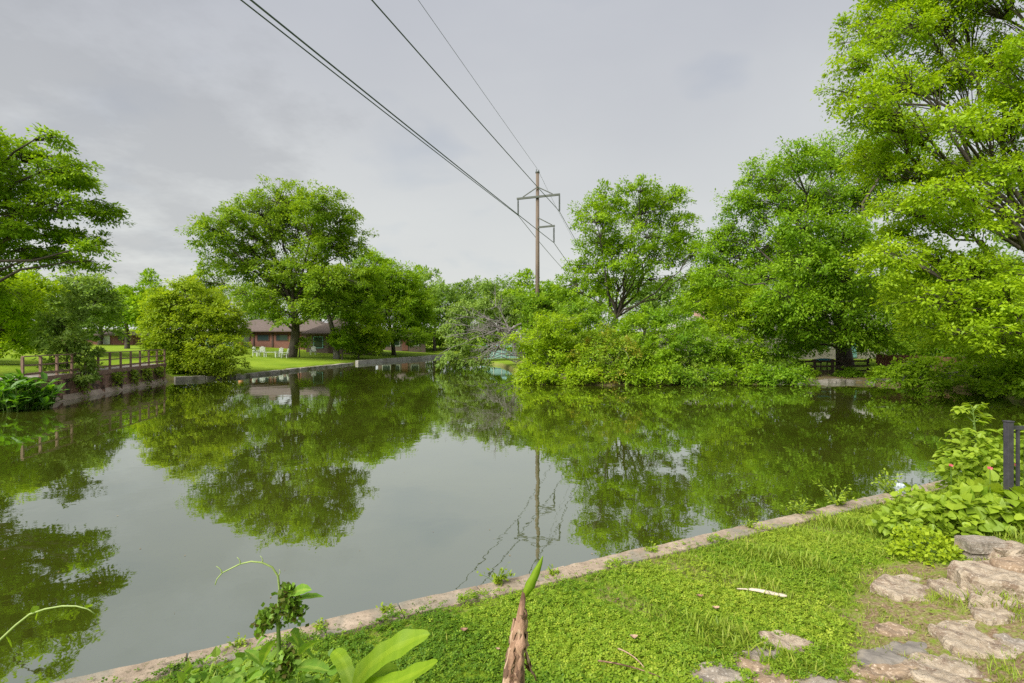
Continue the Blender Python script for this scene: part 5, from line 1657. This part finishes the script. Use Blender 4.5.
def banana():
    # young banana plant, leaves rising into the bottom of the picture
    d = 2.35
    b = P(340, 700, d); b[2] = hz(b[0], b[1])
    root = empty('banana_plant', b, 'young banana plant with bright paddle leaves at the bottom of the photo', 'banana plant')
    k = P(352, 690, d)
    MB().tube([b + [0, 0, -.03], (b + k) / 2, k], [.05, .04, .022], 10).build('stem', M['stem'], root, smooth=True)
    blade_leaf(root, 'leaf', [k, P(372, 652, d), P(430, 634, d - .05)], .060, M['leaf_banana'], roll=-.55, seed=1)
    blade_leaf(root, 'leaf', [k, P(392, 690, d - .1), P(438, 661, d - .25)], .045, M['leaf_banana'], roll=-.5, seed=2)
    blade_leaf(root, 'leaf', [k, P(345, 655, d + .1), P(332, 652, d + .2)], .036, M['leaf_banana'], roll=.5, seed=3)
    blade_leaf(root, 'leaf', [k, P(372, 672, d + .05), P(398, 668, d + .1)], .045, M['leaf_banana'], roll=-.3, seed=4)
    # withered stalk with one new rolled leaf
    d = 2.25
    b = P(513, 760, d); b[2] = hz(b[0], b[1])
    root = empty('withered_stalk', b, 'withered brown banana stalk with one rolled green shoot at its tip', 'banana plant')
    ax = [b + [0, 0, -.03], P(514, 720, d), P(515, 683, d), P(517, 650, d), P(520, 620, d), P(524, 592, d)]
    ax = np.array(ax)
    MB().tube(ax, [.056, .052, .044, .030, .019, .009], 12).build('stalk', M['dryleaf'], root, smooth=True)
    g = np.random.default_rng(3)
    for i in range(70):
        u0 = g.uniform(.10, .93); ln = g.uniform(.10, .30)
        t_ = np.linspace(u0, max(.02, u0 - ln), 7)
        an = g.uniform(0, 6.28)
        V, fs = [], []
        lift = g.uniform(.006, .040) * (2.8 if i % 4 == 0 else 1) * (1.15 - u0)
        for j, uu in enumerate(t_):
            f = uu * 5; i0 = min(4, int(f)); c = ax[i0] + (ax[i0 + 1] - ax[i0]) * (f - i0)
            rr = np.interp(uu, [0, .2, .4, .6, .8, 1], [.056, .052, .044, .030, .019, .009]) + .003 + lift * (j / 6) ** 1.6 + g.normal(0, .004)
            wd = (.016 + .011 * math.sin(j * 1.9 + i)) * (1 if j < 6 else .3) / rr
            for s in (-1, 0, 1):
                aa = an + s * wd * .8 + .12 * math.sin(j + i)
                V.append(c + np.array([math.cos(aa), math.sin(aa), 0]) * (rr + (.007 if s == 0 else 0)))
        for j in range(6):
            for s in range(2):
                a = j * 3 + s
                fs.append((a, a + 1, a + 4, a + 3))
        MB().add(V, fs).build('dry_sheath', M[['dryleaf', 'dryleaf_pale', 'dryleaf', 'dryleaf_dark'][i % 4]], root, smooth=True)
    tip0, tip1 = P(524, 597, d), P(543, 556, d)
    pts = bez(tip0, (tip0 + tip1) / 2 + np.array([.006, 0, -.01]), tip1, 14)
    V = []; fs = []; ti = []
    rr = np.array([.010, .017, .022, .026, .027, .026, .025, .023, .021, .019, .016, .012, .007, .002])
    tn = nrm(np.gradient(pts, axis=0)); sdv = nrm(np.cross(tn, [0, 1, 0])); upv = np.cross(sdv, tn)
    S = 15
    for i in range(14):
        for k in range(S):
            a = -0.3 + 7.4 * k / (S - 1)                       # overlapping roll
            r_ = rr[i] * (.56 + .30 * k / (S - 1) + .05 * math.sin(i * 1.7 + k))
            V.append(pts[i] + r_ * (math.cos(a) * sdv[i] + math.sin(a) * upv[i] * .7))
    for i in range(13):
        for k in range(S - 1):
            a = i * S + k
            fs.append((a, a + 1, a + S + 1, a + S)); ti.append(.55 + .25 * math.sin(k * 1.4) + g.normal(0, .05))
    mesh_arrays('new_leaf', np.array(V), np.array(fs).ravel(), np.arange(len(fs)) * 4, M['leaf_banana'], root, tint=np.array(ti), smooth=True)


banana()


def left_vines():
    d = 2.15
    g = np.random.default_rng(14)
    b = P(282, 770, d); b[2] = hz(b[0], b[1])
    root = empty('tall_vine', b, 'tall vine stem with seed clusters and a long curling tendril over the water', 'vine')
    ax = np.array([b + [0, 0, -.03], P(280, 720, d), P(278, 683, d), P(279, 650, d), P(278, 620, d), P(279, 600, d)])
    MB().tube(ax, [.012, .011, .010, .009, .008, .006], 8).build('stem', M['stem'], root, smooth=True)
    path = [(279, 600), (279.5, 588), (278, 576), (272, 567), (262, 562.5), (251, 561.5), (240, 564), (230, 569), (222, 573), (217, 579), (215, 585)]
    pts = np.array([P(x, y, d - .01 * i) for i, (x, y) in enumerate(path)])
    mb = MB(); mb.tube(pts, np.linspace(.0050, .0018, len(pts)), 7)
    for i in (2, 4, 6, 8):
        a = pts[i]; e = a + np.array([g.normal(0, .008), 0, .028])
        mb.tube(bez(a, (a + e) / 2 + [.012, 0, 0], e, 5), np.linspace(.0028, .001, 5), 5)
    mb.build('tendril', M['tendril'], root, smooth=True)
    # seed clusters
    PP = []
    for cx, cy, r_ in ((272, 616, .040), (266, 622, .034), (290, 602, .034), (294, 612, .036), (286, 592, .022), (287, 660, .034), (284, 672, .03)):
        c = P(cx, cy, d)
        PP.append(c + g.normal(0, r_ * .55, (130, 3)))
    PP = np.concatenate(PP); n = len(PP)
    scatter('seed_clusters', 'rhomb', PP, g.normal(0, 1, (n, 3)), g.normal(0, 1, (n, 3)), .024, g.uniform(0, 1, n), M['seeds'], root, width=1.8)
    # leaves: a few individually placed broad ones, then filler
    spec = [(292, 594, 312, 590, .030), (290, 603, 324, 597, .034), (268, 628, 258, 640, .050), (290, 632, 300, 648, .048), (286, 640, 315, 660, .055), (275, 640, 262, 665, .050), (300, 655, 322, 640, .040), (296, 668, 330, 672, .050), (265, 668, 244, 650, .038), (262, 676, 240, 690, .05)]
    for i, (x0, y0, x1, y1, w) in enumerate(spec):
        a, e = P(x0, y0, d), P(x1, y1, d + g.uniform(-.06, .06))
        blade_leaf(root, 'leaf', [a, (a + e) / 2 + [0, 0, .015], e], w * .8, M['leaf_broad'], roll=g.uniform(-.9, .9), seed=i + 20, nseg=12, shape='oval', fold=.25)
    # low broadleaf tangle round its foot
    for i, (px, py, dd, rad, n, lab) in enumerate([
            (205, 700, 2.8, (.30, .25, .16), 170, 'low broad-leaved plant at the bottom left, left of the tall vine'),
            (252, 690, 2.5, (.18, .2, .16), 110, 'broad-leaved plant around the foot of the tall vine'),
            (318, 698, 2.7, (.24, .2, .20), 150, 'broad-leaved plant between the tall vine and the banana leaves'),
            (440, 735, 2.5, (.24, .2, .16), 90, 'low broad-leaved plant under the banana leaves')]):
        leaf_bush('broadleaf_plant', lab, P(px, py, dd), rad, int(n * 1.2), 'broad', .056, 'leaf_broad', 90 + i, stems=16, cat='plant')
    # bending shoot at the left edge
    d = 2.0
    path = [(-40, 690), (-15, 660), (0, 640), (16, 625), (30, 614), (45, 609), (62, 606), (76, 606), (88, 609), (95, 614)]
    pts = np.array([P(x, y, d) for x, y in path])
    b = pts[0].copy(); b[2] = hz(b[0], b[1])
    root = empty('arching_shoot', b, 'thin pale vine shoot arching in from the left edge over the water', 'vine')
    MB().tube(np.concatenate([[b + [0, 0, -.03], (b + pts[0]) / 2 + [-.03, 0, 0]], pts]), np.concatenate([[.008, .008], np.linspace(.0055, .0018, len(pts))]), 7).build('stem', M['tendril'], root, smooth=True)
    for i, (x0, y0, x1, y1) in enumerate([(38, 611, 36, 620), (36, 612, 33, 606), (6, 636, 12, 648), (86, 608, 92, 604)]):
        a, e = P(x0, y0, d), P(x1, y1, d)
        blade_leaf(root, 'leaf', [a, (a + e) / 2, e], .014, M['leaf_banana'], roll=.6, seed=60 + i, nseg=8, shape='oval')


left_vines()


# ------------------------------------------------------------------ ground cover of the near bank (stuff)
def near_points(n, seed, fn):
    g = np.random.default_rng(seed)
    d = np.sqrt(g.uniform(2.9 ** 2, 10.8 ** 2, n * 3))
    x = g.uniform(-1.10, 1.65, n * 3) * d
    sd = pond_sd(x, d)
    w = fn(x, d, sd)
    ok = (sd > .13) & (sd < 8.5) & (g.uniform(0, 1, n * 3) < w)
    x, d = x[ok][:n], d[ok][:n]
    return g, x, d, sd[ok][:n]


def stone_mask(x, y):
    m = np.zeros(np.shape(x), bool)
    for px, py, rx, ry, *_ in ST:
        c = on_ground(px, py, .04)
        wx = rx / F * c[1]; wy = ry / F * c[1] ** 2 / (CAM_Z - c[2])
        m |= ((x - c[0]) / wx) ** 2 + ((y - c[1]) / wy) ** 2 < .72
    return m


def ground_cover():
    def dens(x, y, sd):
        pm = path_mask(x, y)
        k = (1 - pm) * (.55 + .45 * sst(.3, .9, sd)) * (1 - .92 * (sd < .29 - .12 * sst(.45, .8, vnoise(x, y, 2.6, 5.0)))) * (1 - .75 * sst(.52, .8, vnoise(x, y, 1.7)) * sst(.1, 1.0, x)) * (1 - .6 * sst(.6, .85, vnoise(x, y, 5.2, 2.0)))
        k = k * (.25 + .75 * np.clip(5.0 / np.maximum(y, 3.0), 0, 1)) * (1 - .5 * sst(3.2, 4.5, x) * sst(7.0, 5.5, x))
        return k * ~stone_mask(x, y)
    g, x, y, sd = near_points(190000, 1, dens)
    n = len(x)
    big = 1 + 1.0 * sst(4.1, 3.5, y) * sst(-.4, .2, x) * sst(1.6, 1.0, x)
    z = np.where(sd < .30, .43, height(x, y)) + g.uniform(.005, .05, n)
    p = np.stack([x, y, z], 1)
    a = np.stack([g.normal(0, 1, n), g.normal(0, 1, n), g.normal(0, .2, n)], 1)
    nn = np.stack([g.normal(0, .35, n), g.normal(0, .35, n) - .12, np.ones(n)], 1)
    t_ = .16 + .40 * sst(.25, .85, vnoise(x, y, 1.1, 2.0)) + .22 * sst(-.6, 2.4, x) + .12 * (vnoise(x, y, 6.3, 1.0) - .5) + g.normal(0, .2, n)
    t_ -= .18 * (big - 1) + .10 * sst(1.6, .5, sd) * sst(3.0, 1.0, x)
    o = scatter('clover', 'clover', p, a, nn, .040 * g.uniform(.65, 1.3, n) * big, t_, M['clover'], origin=(0, 5, .4))
    props(o, 'clover and creeping ground cover over the near lawn', 'ground cover', kind='stuff')

    def dens2(x, y, sd):
        pm = path_mask(x, y)
        tuft = sst(.45, .75, vnoise(x, y, 3.1, 1.0))
        k = (sd > .29) * (.08 + .42 * sst(.6, 2.6, x) * (1 - pm) + 1.3 * pm * sst(.38, .6, vnoise(x, y, 4.3, 4.0)) + .35 * tuft * sst(.5, 2.0, x) * (1 - pm))
        return k * ~stone_mask(x, y)
    g, x, y, sd = near_points(115000, 2, dens2)
    n = len(x)
    z = height(x, y)
    p = np.stack([x, y, z - .004], 1)
    pm = path_mask(x, y)
    ln = .075 * g.uniform(.5, 1.5, n) * (1 + .9 * sst(.6, .85, vnoise(x, y, 2.2, 3.0)) * sst(.8, 2.0, x)) * (1 - .35 * pm)
    az = g.uniform(0, 6.28, n)
    a = np.stack([np.cos(az) * .7, np.sin(az) * .7, g.uniform(.45, 1.5, n)], 1)
    nn = np.stack([-np.cos(az), -np.sin(az), np.full(n, .6)], 1) + g.normal(0, .3, (n, 3))
    o = scatter('grass', 'blade', p, a, nn, ln, g.normal(.5, .2, n) + .1 * pm, M['grass'], origin=(0, 5, .4), width=1.1)
    props(o, 'blades of bright grass growing through the near lawn and path', 'grass', kind='stuff')
    # dry litter on the path
    def dens3(x, y, sd):
        return (.05 + .75 * path_mask(x, y) + .6 * sst(.9, .3, np.hypot(x - 4.35, y - 5.2)) + .05 * (sd < 1)) * ~stone_mask(x, y)
    g, x, y, sd = near_points(9000, 3, dens3)
    n = len(x)
    p = np.stack([x, y, height(x, y) + g.uniform(.004, .02, n)], 1)
    o = scatter('leaf_litter', 'rhomb', p, np.stack([g.normal(0, 1, n), g.normal(0, 1, n), g.normal(0, .15, n)], 1), g.normal(0, .3, (n, 3)) + [0, 0, 1], .032 * g.uniform(.4, 1.5, n), g.uniform(0, 1, n), M['straw'], origin=(0, 5, .4))
    props(o, 'dry leaf litter and crumbs scattered over the path', 'leaf litter', kind='stuff')


ground_cover()


def water_specks():
    g = np.random.default_rng(55)
    n = 420
    d = g.uniform(5, 42, n); x = g.uniform(-1, 1, n) * d
    keep = (pond_sd(x, d) < -.4) & (g.uniform(0, 1, n) < .2 + .8 * sst(.45, .7, vnoise(x, d, .35, 1.0)))
    x, d = x[keep], d[keep]; n = len(x)
    o = scatter('floating_specks', 'rhomb', np.stack([x, d, np.full(n, .006)], 1), np.stack([g.normal(0, 1, n), g.normal(0, 1, n), np.zeros(n)], 1), np.tile([0, 0, 1.0], (n, 1)),
                g.uniform(.010, .032, n), g.uniform(.2, 1, n), M['straw'], origin=(0, 15, 0), width=1.6)
    props(o, 'tiny bits of leaf and pollen floating on the pond', 'floating debris', kind='stuff')


water_specks()


def sticks():
    # pale split branch on the lawn
    a, b = on_ground(737, 590.5, .04), on_ground(788, 597, .04)
    g = np.random.default_rng(9)
    u = np.linspace(0, 1, 14)
    V, fs = [], []
    e = nrm(b - a); s = nrm(np.cross(e, [0, 0, 1]))
    for i, t_ in enumerate(u):
        w = np.interp(t_, [0, .22, .26, .6, .95, 1], [.010, .012, .022, .030, .024, .006]) + g.normal(0, .001)
        c = a + (b - a) * t_ + np.array([0, 0, .055 + .010 * math.sin(t_ * 5)])
        for x, z in ((-1, 0), (-.5, .55), (.5, .6), (1, 0), (.4, -.35), (-.4, -.35)):
            V.append(c + s * w * x + np.array([0, 0, w * z]))
    for i in range(13):
        for k in range(6):
            fs.append((i * 6 + k, i * 6 + (k + 1) % 6, (i + 1) * 6 + (k + 1) % 6, (i + 1) * 6 + k))
    fs += [tuple(range(5, -1, -1)), tuple(78 + k for k in range(6))]
    o = MB().add(V, fs).build('pale_branch', M['palewood'], origin=a, smooth=True)
    props(o, 'pale bleached piece of wood lying alone on the lawn', 'driftwood')
    for i, (pa, pb, lab) in enumerate([((598, 662), (660, 678), 'thin brown twig lying in the clover right of the withered stalk'), ((618, 650), (644, 668), 'short straw stalk crossing the brown twig')]):
        a, b = on_ground(*pa, .05), on_ground(*pb, .05)
        pts = bez(a + [0, 0, .06], (a + b) / 2 + [.03, .02, .075], b + [0, 0, .055], 9)
        o = MB().tube(pts, np.linspace(.006, .0035, 9), 6).build('twig', M['dryleaf_pale'] if i else M['dryleaf'], origin=a, smooth=True)
        props(o, lab, 'twig', 'twigs on the lawn')
    for i, (px, py, lab) in enumerate([(464, 631, 'grey-brown dead leaf on the clover left of the withered stalk'), (700, 597, 'curled dead leaf on the grass left of the bleached wood'), (634, 638, 'pale dead leaf in the clover above the brown twig'),
                                       (716, 609, 'small pale pebble-like leaf left below the bleached wood'), (498, 650, 'small white petal left of the withered stalk')]):
        c = on_ground(px, py, .05)
        rt_o = blade = None
        sz = .04 if i != 4 else .022
        V, fs = [], []
        g = np.random.default_rng(30 + i)
        for j in range(5):
            for k in range(4):
                uu, vv = j / 4 - .5, k / 3 - .5
                wv_ = math.cos(uu * 2.6)
                V.append(c + np.array([uu * sz * 1.6, vv * sz * wv_ * 1.2, .055 + .35 * sz * (abs(vv) * 1.6) ** 2 + .25 * sz * uu * uu * 4 + g.normal(0, .002)]))
        for j in range(4):
            for k in range(3):
                a0 = j * 4 + k
                fs.append((a0, a0 + 1, a0 + 5, a0 + 4))
        o = MB().add(V, fs).build('dead_leaf', M['dryleaf_pale'] if i > 1 else M['dryleaf'], origin=c, smooth=True)
        props(o, lab, 'dead leaf', 'dead leaves on the lawn')


sticks()
